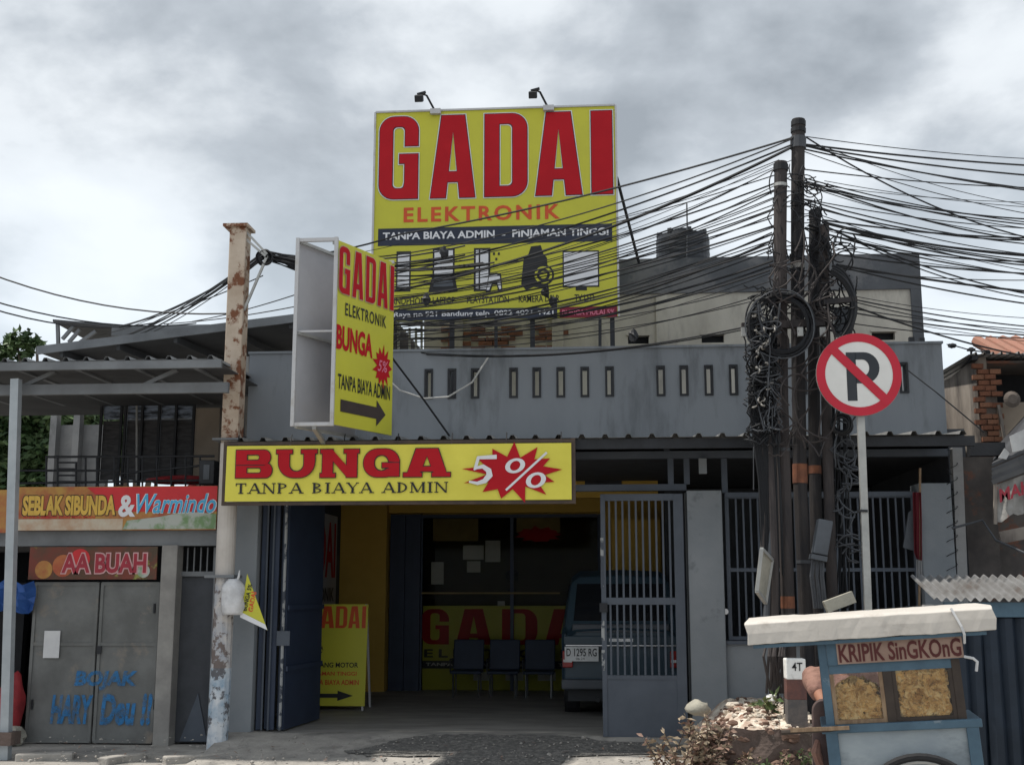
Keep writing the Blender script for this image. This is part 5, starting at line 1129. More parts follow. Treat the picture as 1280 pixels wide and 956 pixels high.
# Flag
FG = thing('flag', 'red and white flag hanging furled on a short pole by the right pillar', 'flag', at(1148, 760, -.15))
MB().tube([at(1149, 770, -.15), at(1150, 585, -.15)], .012).build('pole', 'cart_wood', FG)
def drape(pts_l, pts_r, m, nm):
    m_ = MB(); vs = []; n_ = len(pts_l)
    for j in range(n_):
        for i in range(6):
            t_ = i/5; x = pts_l[j][0]+(pts_r[j][0]-pts_l[j][0])*t_; y = pts_l[j][1]+(pts_r[j][1]-pts_l[j][1])*t_; p = at(x, y, -.17+.02*math.sin(i*2.2)); vs.append(p)
    m_.add(vs, [(j*6+i, (j+1)*6+i, (j+1)*6+i+1, j*6+i+1) for j in range(n_-1) for i in range(5)]); ob = m_.build(nm, m, FG); s_ = ob.modifiers.new('s', 'SOLIDIFY'); s_.thickness = .004
drape([(1141, 615), (1142, 650), (1143, 690), (1146, 698)], [(1151, 615), (1152, 650), (1152, 690), (1152, 700)], 'flag_red', 'red_half'); drape([(1146, 699), (1146, 720), (1147, 730)], [(1152, 701), (1152, 720), (1152, 732)], 'flag_white', 'white_half')
ob = MB(); ob.poly([at(1136, 640, -.1), at(1147, 632, -.1), at(1148, 690, -.1), at(1129, 684, -.1)], (0, .03, 0)); tag(ob.build('grey_cloth', 'box_grey'), 'limp grey cloth hanging beside the furled flag', 'cloth')

# kiosk with corrugated roof at right
KY = -2.3
KI = thing('blue_kiosk', 'dark blue kiosk with a corrugated zinc roof at the right edge', 'kiosk', at(1260, 900, KY))
corrug(MB(), at(1168, 748, KY).x, 7.0, KY, at(1160, 749, KY).z, KY+.75, at(1160, 749, KY).z+.20, .077, .016, seg=8).build('roof_sheet', 'zinc_old', KI)
zk = at(1200, 751, KY).z
MB().box((at(1183, 760, KY).x, KY+.06, zk-.13), (7, KY+.10, zk-.01)).build('fascia', 'cart_blue', KI)
MB().box((at(1158, 760, KY).x, KY+.06, zk-.10), (at(1170, 760, KY).x, KY+.14, zk-.03)).build('beam_end', 'fence_concrete', KI)
kx0 = at(1206, 850, KY).x
for k in range(9):
    x = kx0+k*.13; MB().tube([(x, KY+.14+.03*math.sin(k*2.1), 0), (x+.01, KY+.15, zk-.14)], .075, 8).build('tarp_fold', 'tarp_navy', KI)
MB().box((kx0-.03, KY+.2, 0), (7, KY+.25, zk-.13)).build('front_sheet', 'tarp_navy', KI)
MB().box((at(1172, 850, KY).x, KY+.9, 0), (7, KY+.95, zk-.05)).build('rear_sheet', 'tarp_navy', KI)
MB().bar((kx0-.06, KY+.1, 0), (kx0-.06, KY+.1, zk-.13), .05).build('post', 'dark_metal', KI)

# ================================================================== UTILITY POLES
PY = -1.25
def pole(label, name, pts, rpx, m, Y, cap=True, bands=()):
    P = thing(name, label, 'pole', Vector((at(*pts[-1], Y).x, Y, 0)))
    q = [at(x, y, Y) for x, y in pts]; last = q[-1]; d = (q[-1]-q[-2]).normalized(); foot = last+d*((last.z+.05)/-d.z) if d.z < 0 else last; q.append(foot)
    rad = rpx/1500*11.4; MB().tube(q[::-1], [rad*1.08]+[rad]*(len(q)-1), 14).build('shaft', m, P)
    for (y0_, y1_, mm, k) in bands:
        def X(y):
            for i in range(len(pts)-1):
                if pts[i][1] <= y <= pts[i+1][1]: t_ = (y-pts[i][1])/(pts[i+1][1]-pts[i][1]); return pts[i][0]+(pts[i+1][0]-pts[i][0])*t_
            return pts[0][0]
        MB().tube([at(X(y1_), y1_, Y), at(X(y0_), y0_, Y)], rad*k, 14).build('band', mm, P)
    return P, q, rad
P2 = pole('tallest dark utility pole in the cluster, cables leaving both ways', 'utility_pole', [(998, 150), (997, 250), (997, 400), (1000, 600), (1007, 765)], 8.5, 'pole_black', PY, bands=[(152, 158, 'cable_black', 1.12), (161, 166, 'cable_black', 1.15), (172, 186, 'cable_grey', 1.2), (330, 336, 'tag_pale', 1.05), (580, 604, 'orange_band', 1.08), (700, 704, 'cable_grey', 1.06)])
P1 = pole('leftmost brown utility pole of the cluster, shorter and wrapped in cables', 'utility_pole', [(976, 203), (975, 300), (977, 500), (985, 765)], 8.2, 'pole_brown', PY-.12, bands=[(206, 214, 'cable_black', 1.15), (230, 234, 'galvanised', 1.05), (560, 564, 'cable_grey', 1.05), (745, 760, 'orange_band', 1.04)])
P3 = pole('low dark utility pole right of the tallest one', 'utility_pole', [(1019, 263), (1017, 400), (1018, 550), (1022, 765)], 7.5, 'pole_black', PY+.12, bands=[(264, 272, 'cable_black', 1.1), (582, 592, 'orange_band', 1.05)])
P4 = pole('rightmost and shortest brown utility pole nearest the parking sign', 'utility_pole', [(1030, 282), (1031, 400), (1034, 550), (1041, 765)], 6.5, 'pole_brown', PY-.02)
# sleeve/pipe bundle low left
for i, (x0_, y0_, x1_, y1_, rr, m) in enumerate(((962, 545, 968, 872, 5.5, 'pole_brown'), (967, 520, 958, 772, 4, 'cable_grey'), (955, 560, 950, 740, 3, 'pole_brown'))):
    p, q = at(x0_, y0_, PY-.2), at(x1_, y1_, PY-.2)
    tag(MB().tube([q, (p+q)/2+Vector((.02, 0, 0)), p], rr/1500*11.4, 9).build('conduit_pipe', m), ['thick brown conduit standing on the rubble left of the poles', 'grey conduit leaning on the leftmost utility pole', 'thin brown conduit hanging left of the utility poles'][i], 'pipe')
# crossarm boards at y~405
XA = thing('cross_arm', 'short dark wooden cross arm strapped across the utility poles', 'cross arm', at(990, 410, PY-.22))
MB().bar(at(927, 409, PY-.24), at(1030, 403, PY-.24), .07).build('arm', 'pole_brown', XA); 
for x in (930, 1000, 1028): MB().box(at(x-3, 420, PY-.3), at(x+3, 410, PY-.26)).build('bolt', 'galvanised', XA)
XB = tag(MB().bar(at(1030, 378, PY-.2), at(1071, 374, PY-.2), .05).build('cable_bracket', 'pole_black'), 'dark bracket carrying the thick black cable loop right of the poles', 'bracket')
# grey metal junction boxes
JB = thing('junction_box', 'slanted grey metal box strapped to the poles above the cart', 'junction box', at(1028, 690, PY-.3))
MB().bar(at(1024, 693, PY-.3), at(1031, 650, PY-.3), .135, .13).build('casing', 'box_grey', JB, bev=.01); MB().bar(at(1023, 694, PY-.3), at(1022, 700, PY-.3), .15, .14).build('lid', 'box_grey', JB)
for k in range(6): MB().tube([at(1016+k*2.6, 696, PY-.3), at(1014+k*3+R.uniform(-2, 2), 720, PY-.32), at(1018+k*3, 760, PY-.3)], .012, 5).build('cable_tail', 'cable_grey', JB)
tag(MB().box(at(1046, 418, PY+.1), at(1064, 384, PY+.1)+Vector((0, .15, 0))).build('splice_box', 'box_grey', bev=.01), 'dull grey box inside the thick cable loop right of the poles', 'box')
tag(MB().obox(at(1049, 752, PY-.5), (.13, .05, .05), Matrix.Rotation(-.35, 3, 'Y')).build('pale_block', 'rock_pale'), 'tilted pale block lying on the cart roof line by the sign post', 'block')
SQ = thing('small_oblique_sign', 'small square metal sign turned edge-on, wired to the left of the poles', 'sign', at(954, 750, PY-.5))
a0, a1 = at(949, 745, PY-.75), at(959, 757, PY-.2); b0, b1 = at(954, 690, PY-.75), at(964, 704, PY-.2)
a0 = at(946, 738, PY-.72); b0 = at(952, 686, PY-.72); a1 = at(957, 753, PY-.25); b1 = at(965, 700, PY-.25)
MB().poly([a0, a1, b1, b0], (-.015, 0, 0)).build('sign_plate', 'rock_pale', SQ)
for p, q in ((a0, a1), (a1, b1), (b1, b0), (b0, a0)): MB().bar(p, q, .03).build('rim', 'galvanised', SQ)

# ---- cable coils
def coil(label, cx, cy, rpx, n, Y, m, a0=0, a1=360, jr=3, rad=.011, ry=1.0, name='cable_coil'):
    mb = MB(); rr = random.Random(int(cx+n))
    for k in range(n):
        ph = rr.random()*6; rp_ = rpx+rr.uniform(-jr, jr); dx, dy, dY = rr.uniform(-2, 2), rr.uniform(-2, 2), rr.uniform(-.06, .06); pts = []
        for i in range(37):
            an = math.radians(a0+(a1-a0)*i/36); q = 1+.03*math.sin(3*an+ph); pts.append(at(cx+dx+rp_*q*math.cos(an), cy+dy+rp_*ry*q*math.sin(an), Y+dY))
        mb.tube(pts, rad, 5)
    return tag(mb.build(name, m), label, 'cable coil')
coil('large loose coil of black cable hung across the leftmost poles', 976, 407, 38, 9, PY-.32, 'cable_black', jr=3.2, ry=.95)
coil('grey cable loop just outside the large black coil on the poles', 975, 405, 42, 2, PY-.34, 'cable_grey', jr=2, rad=.006)
coil('thick black arched cable loop right of the utility poles', 1030, 385, 36, 10, PY-.16, 'cable_black', -75, 75, 4, .016, 1.35)
coil('small coil of cable lower left against the poles', 952, 405, 16, 4, PY-.3, 'cable_black', jr=3, ry=1.9, rad=.009)
coil('tiny dark coil hanging under the cross arm', 950, 450, 9, 5, PY-.3, 'cable_black', jr=2, rad=.012)
coil('dark cable loop hanging beside the parking sign pole', 1052, 530, 11, 5, PY-.1, 'cable_black', jr=2, rad=.012)
# ---- tangles (uncountable): short random loops and tags
def tangle(name, label, x0, x1, y0, y1, n, Y, m, rad, seed, ln=26):
    mb = MB(); rr = random.Random(seed)
    for _ in range(n):
        x, y = rr.uniform(x0, x1), rr.uniform(y0, y1); q = []; vx, vy = rr.gauss(0, 1), rr.gauss(0, 1.6)
        dd = rr.uniform(-.1, .02); w_ = rr.uniform(-.28, .28); sp = ln/15*rr.uniform(.6, 1.3); an = math.atan2(vy, vx)
        for i in range(15):
            q.append(at(x, y, Y+dd+.03*math.sin(i*.5))); x += math.cos(an)*sp; y += math.sin(an)*sp; an += w_+rr.gauss(0, .12)
            if x < x0-3 or x > x1+3: an = math.pi-an
            if y < y0-8 or y > y1+8: an = -an
        mb.tube(q, rad, 4, False)
    return tag(mb.build(name, m), label, 'cables', kind='stuff')
tangle('cable_tangle', 'tangled black wires around the left side of the poles', 938, 972, 370, 545, 75, PY-.25, 'cable_black', .007, 1, 85)
tangle('cable_tangle', 'knotted grey wire ends in the middle of the tangle', 942, 972, 390, 530, 34, PY-.32, 'cable_grey', .006, 2, 60)
tangle('cable_tangle', 'pale cable tags and tape bits among the tangled wires', 944, 968, 385, 515, 26, PY-.36, 'tag_pale', .008, 3, 9)
tangle('cable_tangle', 'black wires knotted around the pole tops', 964, 1038, 215, 380, 60, PY-.1, 'cable_black', .006, 4, 55)
tangle('cable_tangle', 'thin brown wires hanging about the middle of the poles', 966, 1040, 300, 560, 40, PY-.26, 'pole_brown', .008, 5, 90)
tangle('cable_tangle', 'wires knotted right of the poles above the parking sign', 1030, 1066, 290, 440, 40, PY-.1, 'cable_black', .007, 6, 55)
tangle('cable_tangle', 'dark wires trailing down behind the parking sign post', 1042, 1070, 520, 700, 30, PY, 'cable_grey', .008, 7, 50)
# vertical drops
mb = MB(); rr = random.Random(11)
for k in range(26):
    x = rr.uniform(940, 972); xb = 968+(x-956)*.45+rr.uniform(-6, 6); mb.tube([at(x, rr.uniform(380, 440), PY-.2), at(x-4+rr.uniform(-3, 3), 500, PY-.24), at((x+xb)/2, 600, PY-.22), at(xb, rr.uniform(700, 790), PY-.2)], .010, 5)
tag(mb.build('cable_drop', 'cable_black'), 'thick bundle of dark cables running down the left side of the poles', 'cables')
mb = MB()
for k in range(12):
    x = 1040+rr.uniform(-4, 16); mb.tube([at(x, 440, PY+.05), at(x+2, 560, PY+.05), at(x+rr.uniform(-5, 12), 640, PY+.05), at(x+rr.uniform(-6, 10), 760, PY+.05)], .009, 5)
tag(mb.build('cable_drop', 'cable_black'), 'bundle of dark cables running down right of the poles', 'cables')
mb = MB()
for k in range(14):
    x = 962+rr.uniform(-4, 16); mb.tube([at(x+8, 770, PY-.15), at(x+rr.uniform(-10, 10), 820, PY-.3), at(x+rr.uniform(-14, 14), 866, PY-.2)], .012, 5)
tag(mb.build('cable_drop', 'pole_brown'), 'frayed cable ends reaching the rubble at the foot of the poles', 'cables')

# ---- overhead cables
def cable(p, q, sag, rad, label, group, m='cable_black', n=14, tail=None):
    p, q = Vector(p), Vector(q); pts = []
    for i in range(n+1): t_ = i/n; a = p.lerp(q, t_); a.z -= sag*4*t_*(1-t_); pts.append(a)
    if tail is not None:
        for i in range(1, 9): t_ = i/8; a = q.lerp(Vector(tail), t_); a.z -= .06*4*t_*(1-t_); pts.append(a)
    return tag(MB().tube(pts, rad, 5, False).build('overhead_cable', m), label, 'cable', group)
LR = 'thin black cable among those strung from the poles to the right'
GR = 'cables running right from the poles'
right = [(1008, 171, 188, .005, 2), (1008, 172, 246, .009, 30), (1008, 181, 199, .011, 0), (1008, 183, 208, .010, 2), (1012, 184, 224, .008, 4), (1006, 212, 224, .007, 2), (1006, 223, 259, .007, 8), (1006, 226, 266, .006, 8), (1004, 232, 264, .008, 6), (1006, 249, 269, .006, 6),
         (1006, 250, 283, .008, 10), (1006, 253, 290, .006, 14), (1028, 275, 284, .010, 4), (1030, 278, 300, .013, 8), (1030, 277, 303, .009, 14), (1032, 280, 309, .008, 6), (1030, 282, 336, .009, 16), (1036, 285, 333, .007, 22), (1040, 305, 316, .006, 2), (1044, 310, 330, .005, 3),
         (1046, 331, 356, .013, 0), (1048, 333, 368, .009, 2), (1050, 336, 337, .006, 4), (1066, 374, 397, .008, 2), (1066, 377, 402, .006, 4), (1068, 383, 428, .010, 6), (1066, 386, 404, .006, 0), (1066, 370, 385, .004, 3), (1062, 404, 411, .006, 2), (1006, 190, 245, .005, 10), (1006, 262, 316, .005, 10)]
rr = random.Random(77)
for k in range(16):
    y0_ = rr.choice((184, 228, 250, 280, 283, 310, 334, 376)); right.append((rr.uniform(1004, 1034), y0_+rr.uniform(-3, 6), y0_+rr.uniform(6, 52), rr.choice((.004, .005, .006, .009)), rr.uniform(0, 20)))
for i, (x, y, ye, rad, sg) in enumerate(right):
    rr = random.Random(i); far = at(1280, ye, PY+1.0+rr.uniform(-.5, .5)); p = at(x, y, PY); d = far-p
    e_ = p+d*1.9; lb_ = {0: 'topmost thin cable leaving the tallest pole to the right', 1: 'cable crossing all the others down from the tallest pole top to the right', 2: 'thick cable just under the tallest pole top, running right almost level', 20: 'thickest low cable running right before the rear building corner', 27: 'low cable from the cross bracket sloping down right above the parking sign'}
    cable(p, e_, .02+sg*.012+.05, rad*.96, lb_.get(i, LR), GR, n=20)
LL = 'thin black cable among those strung from the poles across the billboard'
GLf = 'cables running left from the poles'
left = [(992, 172, 500, 293, .011, 4), (990, 174, 500, 318, .008, 10), (990, 181, 480, 345, .010, 8), (988, 185, 460, 370, .014, 14), (986, 187, 470, 362, .008, 16), (972, 218, 500, 336, .006, 5), (972, 228, 495, 352, .009, 10), (972, 236, 480, 377, .009, 10), (970, 238, 500, 385, .007, 16), (970, 246, 470, 372, .006, 14),
        (970, 255, 495, 372, .006, 10), (968, 262, 470, 386, .008, 12), (968, 268, 495, 400, .007, 10), (968, 284, 480, 398, .006, 10), (968, 292, 495, 405, .009, 14), (966, 300, 470, 412, .006, 10), (966, 303, 500, 420, .006, 14), (966, 308, 470, 420, .010, 10), (966, 312, 490, 430, .006, 12),
        (966, 326, 470, 404, .012, 18), (966, 331, 480, 410, .006, 20), (962, 338, 500, 424, .010, 12), (962, 352, 490, 398, .006, 18), (960, 366, 500, 432, .006, 14), (958, 372, 480, 420, .005, 14), (930, 409, 480, 436, .009, 12), (930, 412, 495, 440, .007, 10), (974, 200, 500, 328, .005, 12), (974, 208, 480, 360, .005, 22), (1000, 196, 500, 305, .004, 20)]
for k in range(14):
    y0_ = rr.uniform(180, 350); left.append((968+rr.uniform(-4, 4), y0_, 490+rr.uniform(-20, 10), 330+(y0_-180)*.55+rr.uniform(-14, 22), rr.choice((.004, .005, .007, .010)), rr.uniform(4, 26)))
for i, (x, y, xe, ye, rad, sg) in enumerate(left):
    rr = random.Random(i+50); p = at(x, y, PY-.05); q = at(xe, ye, .3+rr.uniform(0, .5)); rr_h = Vector((rr.uniform(-.05, .05), rr.uniform(-.05, .05), rr.uniform(-.06, .06)))
    e_ = at(332, 320, cY+.1)+rr_h if ye < 372 else at(rr.uniform(384, 412), 463, 1.0)+rr_h*.5
    lb_ = {0: 'topmost thick cable running left from the tallest pole over the billboard', 3: 'thickest cable slanting left across the billboard pictures', 25: 'lowest cable running left from the cross arm over the beige wall', 19: 'thick cable running left before the dark roof band'}
    cable(p, q, .03+sg*.011, rad*.96, lb_.get(i, LL), GLf, n=22, tail=e_)
# bundle at the column bracket
LC = 'black cable in the bundle sagging through the bracket of the rusty column'
GC = 'cables bundled at the rusty column'
hook = at(332, 320, cY+.1)
for i in range(9):
    rr = random.Random(i+90); h_ = hook+Vector((rr.uniform(-.04, .04), rr.uniform(-.05, .05), rr.uniform(-.05, .05)))
    far = at(128+rr.uniform(-8, 40), 415+rr.uniform(-6, 16), 6); cable(h_, far, .12, .010 if i < 6 else .006, LC, GC, n=12)
    far2 = at(560+rr.uniform(0, 60), 322+rr.uniform(-22, 20), .4); cable(h_, far2, .10+.04*rr.random(), .010, 'black cable running right from the column bracket behind the projecting sign', 'cables running right from the column bracket', n=12)
coil('tight knot of cable on the tip of the column bracket', 330, 322, 7, 6, cY+.08, 'cable_black', jr=2, rad=.01)
for i, (y0_, x1_, y1_) in enumerate(((318, 275, 390), (350, 245, 404), (360, 200, 402))):
    p = at(0, y0_, -.6); q = at(x1_, y1_, 3.2) if i else at(284, 392, cY+.08); d = q-p; s_ = cable(p-d*.5, q, .28, .009, ['upper of the three cables rising to the top left sky', 'middle of the three cables rising to the top left sky', 'lowest of the three cables rising to the top left sky'][i], 'cables rising to the left edge')
for i, (x0_, y0_, x1_, y1_) in enumerate(((205, 405, 373, 378), (240, 402, 373, 355), (150, 408, 275, 352))):
    cable(at(x0_, y0_, 3), at(x1_, y1_, .5)+Vector((.5, 0, .06)), .05, .007, ['thin cable low between the column and the white sign face', 'thin cable midway between the column and the white sign face', 'thin cable left of the rusty column top'][i], None)
# drooping white cable and black stay on parapet
pts = [(480, 470), (500, 488), (530, 498), (560, 496), (590, 478), (612, 444)]
tag(MB().tube([at(x, y, .2) for x, y in pts], .010, 6).build('loose_cable', 'cable_white'), 'loose white cable drooping in front of the grey parapet', 'cable')
tag(MB().tube([at(490, 447, -.2), at(530, 500, .1), at(562, 545, .2)], .012, 6).build('stay_wire', 'cable_black'), 'dark stay wire slanting from the projecting sign down to the awning', 'wire')
tag(MB().tube([at(1190, 660, -.3), at(1228, 650, -.3), at(1245, 675, -.5), at(1290, 695, -.8)], .012, 6).build('loose_cable', 'cable_grey'), 'pale cable sagging across the dark wall at the right', 'cable')
tag(MB().tube([at(1135, 463, .2), at(1170, 490, .0), at(1230, 540, -.2)], .007, 6).build('loose_cable', 'cable_black'), 'thin dark cable from the parapet to the brick house', 'cable')
tag(MB().tube([at(947, 540, -1.0), at(942, 560, -1.0), at(942, 612, -1.0)], .006, 5).build('loose_cable', 'cable_grey'), 'thin cable hanging down before the barred grille', 'cable')
# small insulator/clamps hanging on wires
for i, (x, y) in enumerate(((555, 316), (533, 374), (682, 365), (792, 420), (692, 378))):
    tag(MB().rock(at(x, y, -.1), (.05, .04, .06), i+3).build('cable_clamp', 'dark_metal'), ['dark clamp above the laptop picture on the billboard cables', 'dark clamp low beside the laptop caption', 'dark clamp over the camera caption', 'dark clamp before the left vent of the beige wall', 'dark clamp at the red strip of the billboard'][i], 'clamp')
# antenna birds-like bits on the brick house roof
AN = thing('roof_antenna', 'small ragged antenna on the corner of the tin roof', 'antenna', at(1215, 447, .6)); MB().tube([at(1214, 447, .6), at(1214, 437, .6)], .012).build('mast', 'dark_metal', AN); MB().tube([at(1186, 430, .6), at(1214, 438, .6), at(1232, 440, .6)], .007).build('boom', 'dark_metal', AN)
for x, y in ((1190, 432), (1214, 437), (1232, 440)): MB().rock(at(x, y, .6), (.05, .03, .025), x).build('element', 'dark_metal', AN)
for i, (x, y) in enumerate(((1140, 421), (1153, 422))): tag(MB().box(at(x-3, 430, .35), at(x+3, y, .35)+Vector((0, .05, 0))).build('roof_fitting', 'dark_metal'), ['small dark fitting on the right end of the parapet', 'second small dark fitting at the parapet corner'][i], 'fitting')

# ================================================================== NO PARKING SIGN
NY = -1.7
NP = thing('no_parking_sign', 'round red-bordered no parking sign with crossed-out letter on a grey post', 'road sign', at(1083, 760, NY))
c = at(1073.5, 468, NY); sc_ = (c-CAM).length/1500; Rr = 50.5*sc_
# face towards the camera but a little right
def ring_(ri, ro, m, pr, nm, k=48):
    mb = MB(); 
    vs = []
    for i in range(k): a = 2*math.pi*i/k; vs += [c+r*(ro*math.cos(a))+u*(ro*math.sin(a))+Vector((0, -pr, 0)), c+r*(ri*math.cos(a))+u*(ri*math.sin(a))+Vector((0, -pr, 0))]
    mb.add(vs, [(2*i, 2*((i+1) % k), 2*((i+1) % k)+1, 2*i+1) for i in range(k)]); return mb.build(nm, m, NP)
MB().lathe(c, [(Rr, 0), (Rr, .015)], 48, 'y').build('back_plate', 'galvanised', NP)
ring_(0, Rr*.90, 'road_sign_white', .004, 'white_disc'); ring_(Rr*.79, Rr*.995, 'road_sign_red', .008, 'red_ring')
# P letter
def pl(x, y): return c+r*((x-1073.5)*sc_)+u*((468-y)*sc_)
mb = MB(); pr = Vector((0, -.0065, 0))
mb.quad(pl(1059, 500)+pr, pl(1070.5, 500)+pr, pl(1070.5, 441)+pr, pl(1059, 441)+pr)
outer = [(1070, 441)]+[(1080+18*math.cos(math.radians(90-180*i/14)), 460+19*math.sin(math.radians(90-180*i/14))*-1+0) for i in range(15)]+[(1070, 479)]
inner = [(1070, 450)]+[(1078+8*math.cos(math.radians(90-180*i/14)), 460-10*math.sin(math.radians(90-180*i/14))) for i in range(15)]+[(1070, 470)]
for i in range(len(outer)-1): mb.quad(pl(*outer[i])+pr, pl(*inner[i])+pr, pl(*inner[i+1])+pr, pl(*outer[i+1])+pr)
mb.build('letter_p', 'road_sign_black', NP)
strokes(NP, [c+(u-r)*.707*(-1)*0+(u*.72-r*.69)*Rr*.92, c+(r*.69-u*.72)*Rr*.92], [.040, .040], 'road_sign_red', .011, 'diagonal_bar')
MB().bar(at(1084, 775, NY+.05)-Vector((0, 0, .85)), at(1075, 500, NY+.05), .062, .05).build('post', 'galvanised', NP)
MB().bar(at(1078, 640, NY+.04), at(1078, 637, NY+.04), .08, .07).build('clamp', 'dark_metal', NP)
MB().bar(at(1064, 512, NY+.03), at(1088, 512, NY+.03), .03).build('clamp', 'galvanised', NP)

# ================================================================== RUBBLE PLANTER
mx0, mx1 = at(885, 920, -2.0).x, at(1120, 920, -2.0).x
PL = thing('rubble_planter', 'crumbling raised concrete planter heaped with broken rubble under the poles', 'planter', ((mx0+mx1)/2, -1.3, 0))
m_ = MB(); nx, nz = 26, 8; vs = []
ztp = at(950, 912, -2.0).z
for j in range(nz+1):
    for i in range(nx+1):
        x = mx0+(mx1-mx0)*i/nx; z = ztp*j/nz; k = noise.noise(Vector((x*4, z*4, 1)))*.08; vs.append((x, -2.0+k+.05*(j/nz), z+.03*noise.noise(Vector((x*5, 9, z)))))
m_.add(vs, [(j*(nx+1)+i, j*(nx+1)+i+1, (j+1)*(nx+1)+i+1, (j+1)*(nx+1)+i) for j in range(nz) for i in range(nx)]); m_.build('front_face', 'old_concrete', PL)
m_ = MB(); vs = []; nx, ny = 44, 30
def mz(x, y):
    t_ = (y+2.0)/1.95; ex = min(1, max(0, (x-mx0)/.35)); return ztp*(.55+.45*ex)+.10*math.sin(min(1, t_)*math.pi*.6)*ex+.035*noise.noise(Vector((x*5, y*5, 2)))+.02*noise.noise(Vector((x*16, y*16, 2)))
for j in range(ny+1):
    for i in range(nx+1): x = mx0+(mx1-mx0)*i/nx; y = -1.95+1.93*j/ny; vs.append((x, y, mz(x, y)))
m_.add(vs, [(j*(nx+1)+i, j*(nx+1)+i+1, (j+1)*(nx+1)+i+1, (j+1)*(nx+1)+i) for j in range(ny) for i in range(nx)]); m_.build('soil_top', 'rubble', PL, smooth=True)
m_ = MB(); m_.add([(mx0, -1.95, 0), (mx0, -.02, 0), (mx0, -.02, ztp*.6), (mx0, -1.95, ztp*.6)], [(0, 1, 2, 3)]); m_.build('side_face', 'old_concrete', PL)
rr = random.Random(5); m_ = MB(); m2 = MB()
for k in range(460):
    x = rr.uniform(mx0+.05, mx0+1.5); y = rr.uniform(-1.95, -.4); s_ = rr.uniform(.008, .034)*(1 if rr.random() < .92 else 1.9)
    (m_ if rr.random() < .75*math.exp(-((x-mx0-.75)/.5)**2) else m2).rock((x, y, mz(x, y)+s_*.3), (s_, s_, s_*.6), k, (6, 4), .4)
stuff(m_.build('broken_stones', 'rubble_white', PL)); stuff(m2.build('broken_clods', 'soil_brown', PL))
m_ = MB()
for k in range(60):
    x = rr.uniform(mx0, mx1); s_ = rr.uniform(.02, .06); m_.rock((x, -2.02+rr.uniform(-.03, .05), rr.uniform(0, ztp)), (s_*1.3, s_*.6, s_*.7), k+200, (6, 4), .4)
stuff(m_.build('crumbled_edge', 'soil_brown', PL))
tag(MB().rock(at(873, 885, -1.0), (.11, .1, .07), 44, (12, 8), .2).build('boulder', 'rock_pale', smooth=True), 'rounded pale rock at the foot of the middle pillar', 'rock')
# plants
def shrub(name, label, base, h, n, m, seed, lw=.018, ll=.07, spread=.3, stems=9):
    rr = random.Random(seed); T = thing(name, label, 'plant', base); st = MB(); lv = MB(); b = Vector(base)
    for s_ in range(stems):
        d = Vector((rr.gauss(0, spread), rr.gauss(0, spread), 1)); L_ = h*rr.uniform(.6, 1.05); p0_ = b+Vector((rr.gauss(0, .08*h/.4), rr.gauss(0, .06), 0)); tip = p0_+d.normalized()*L_
        mid = (p0_+tip)/2+Vector((rr.gauss(0, .03), rr.gauss(0, .03), .02)); st.tube([p0_, mid, tip], [.006, .005, .003], 5)
        for k in range(int(n/stems)):
            t_ = rr.uniform(.15, 1.05); p = p0_.lerp(mid, t_*2) if t_ < .5 else mid.lerp(tip, t_*2-1); a_ = Vector((rr.gauss(0, 1), rr.gauss(0, 1), rr.uniform(-.2, 1.2))).normalized()*ll*rr.uniform(.6, 1.2); b_ = a_.cross(Vector((rr.gauss(0, 1), rr.gauss(0, 1), rr.gauss(0, 1)))).normalized()*lw*rr.uniform(.7, 1.3)
            up_ = Vector((0, 0, -.15*ll)); lv.add([p, p+a_*.45+b_, p+a_+up_, p+a_*.45-b_], [(0, 1, 2, 3)], rr.randrange(2))
    st.build('stem', 'bark', T); lv.build('foliage', m, T); return T
dl = ['dry_leaf', 'weed_leaf']
shrub('dry_shrub', 'brown half-dry shrub growing before the middle pillar', Vector((at(868, 950, -2.0).x, -2.0, 0)), .56, 900, ['dry_leaf', 'straw_leaf'], 1, .015, .075, .40, 24)
shrub('dry_shrub', 'small brown shrub right of the larger dry one at the planter corner', Vector((at(892, 950, -2.1).x, -2.05, .05)), .46, 420, ['dry_leaf', 'straw_leaf'], 2, .014, .065, .3, 9)
shrub('dry_shrub', 'low dry tuft at the outer left of the brown shrubs', Vector((at(846, 950, -1.9).x, -1.9, 0)), .32, 260, ['dry_leaf', 'straw_leaf'], 12, .012, .06, .5, 9)
for i, (x, hh, seed, lb) in enumerate(((930, .26, 3, 'green weed sprouting from the planter face, leftmost of its row'), (958, .2, 4, 'small green weed on the planter face below the white rubble'), (985, .34, 5, 'leafy weed on the planter face under the painted marker'), (1008, .30, 6, 'leafy weed on the planter face beside the cart wheel side'))):
    shrub('weed_plant', lb, Vector((at(x, 950, -2.15).x, -2.12, .0)), hh, 150, ['weed_leaf', 'leaf_b' if i % 2 else 'dry_leaf'], seed, .014, .05, .4, 8)
p = at(962, 893, -1.5); shrub('weed_plant', 'green plant with a pale flower on top of the rubble by the marker', p, .2, 50, ['leaf_b', 'weed_leaf'], 8, .022, .11, .7, 6)
tag(MB().rock(at(965, 872, -1.5), (.05, .04, .035), 7, (8, 6), .3).build('pale_flower', 'marker_white'), 'pale blossom-like scrap on the green plant by the marker', 'flower')
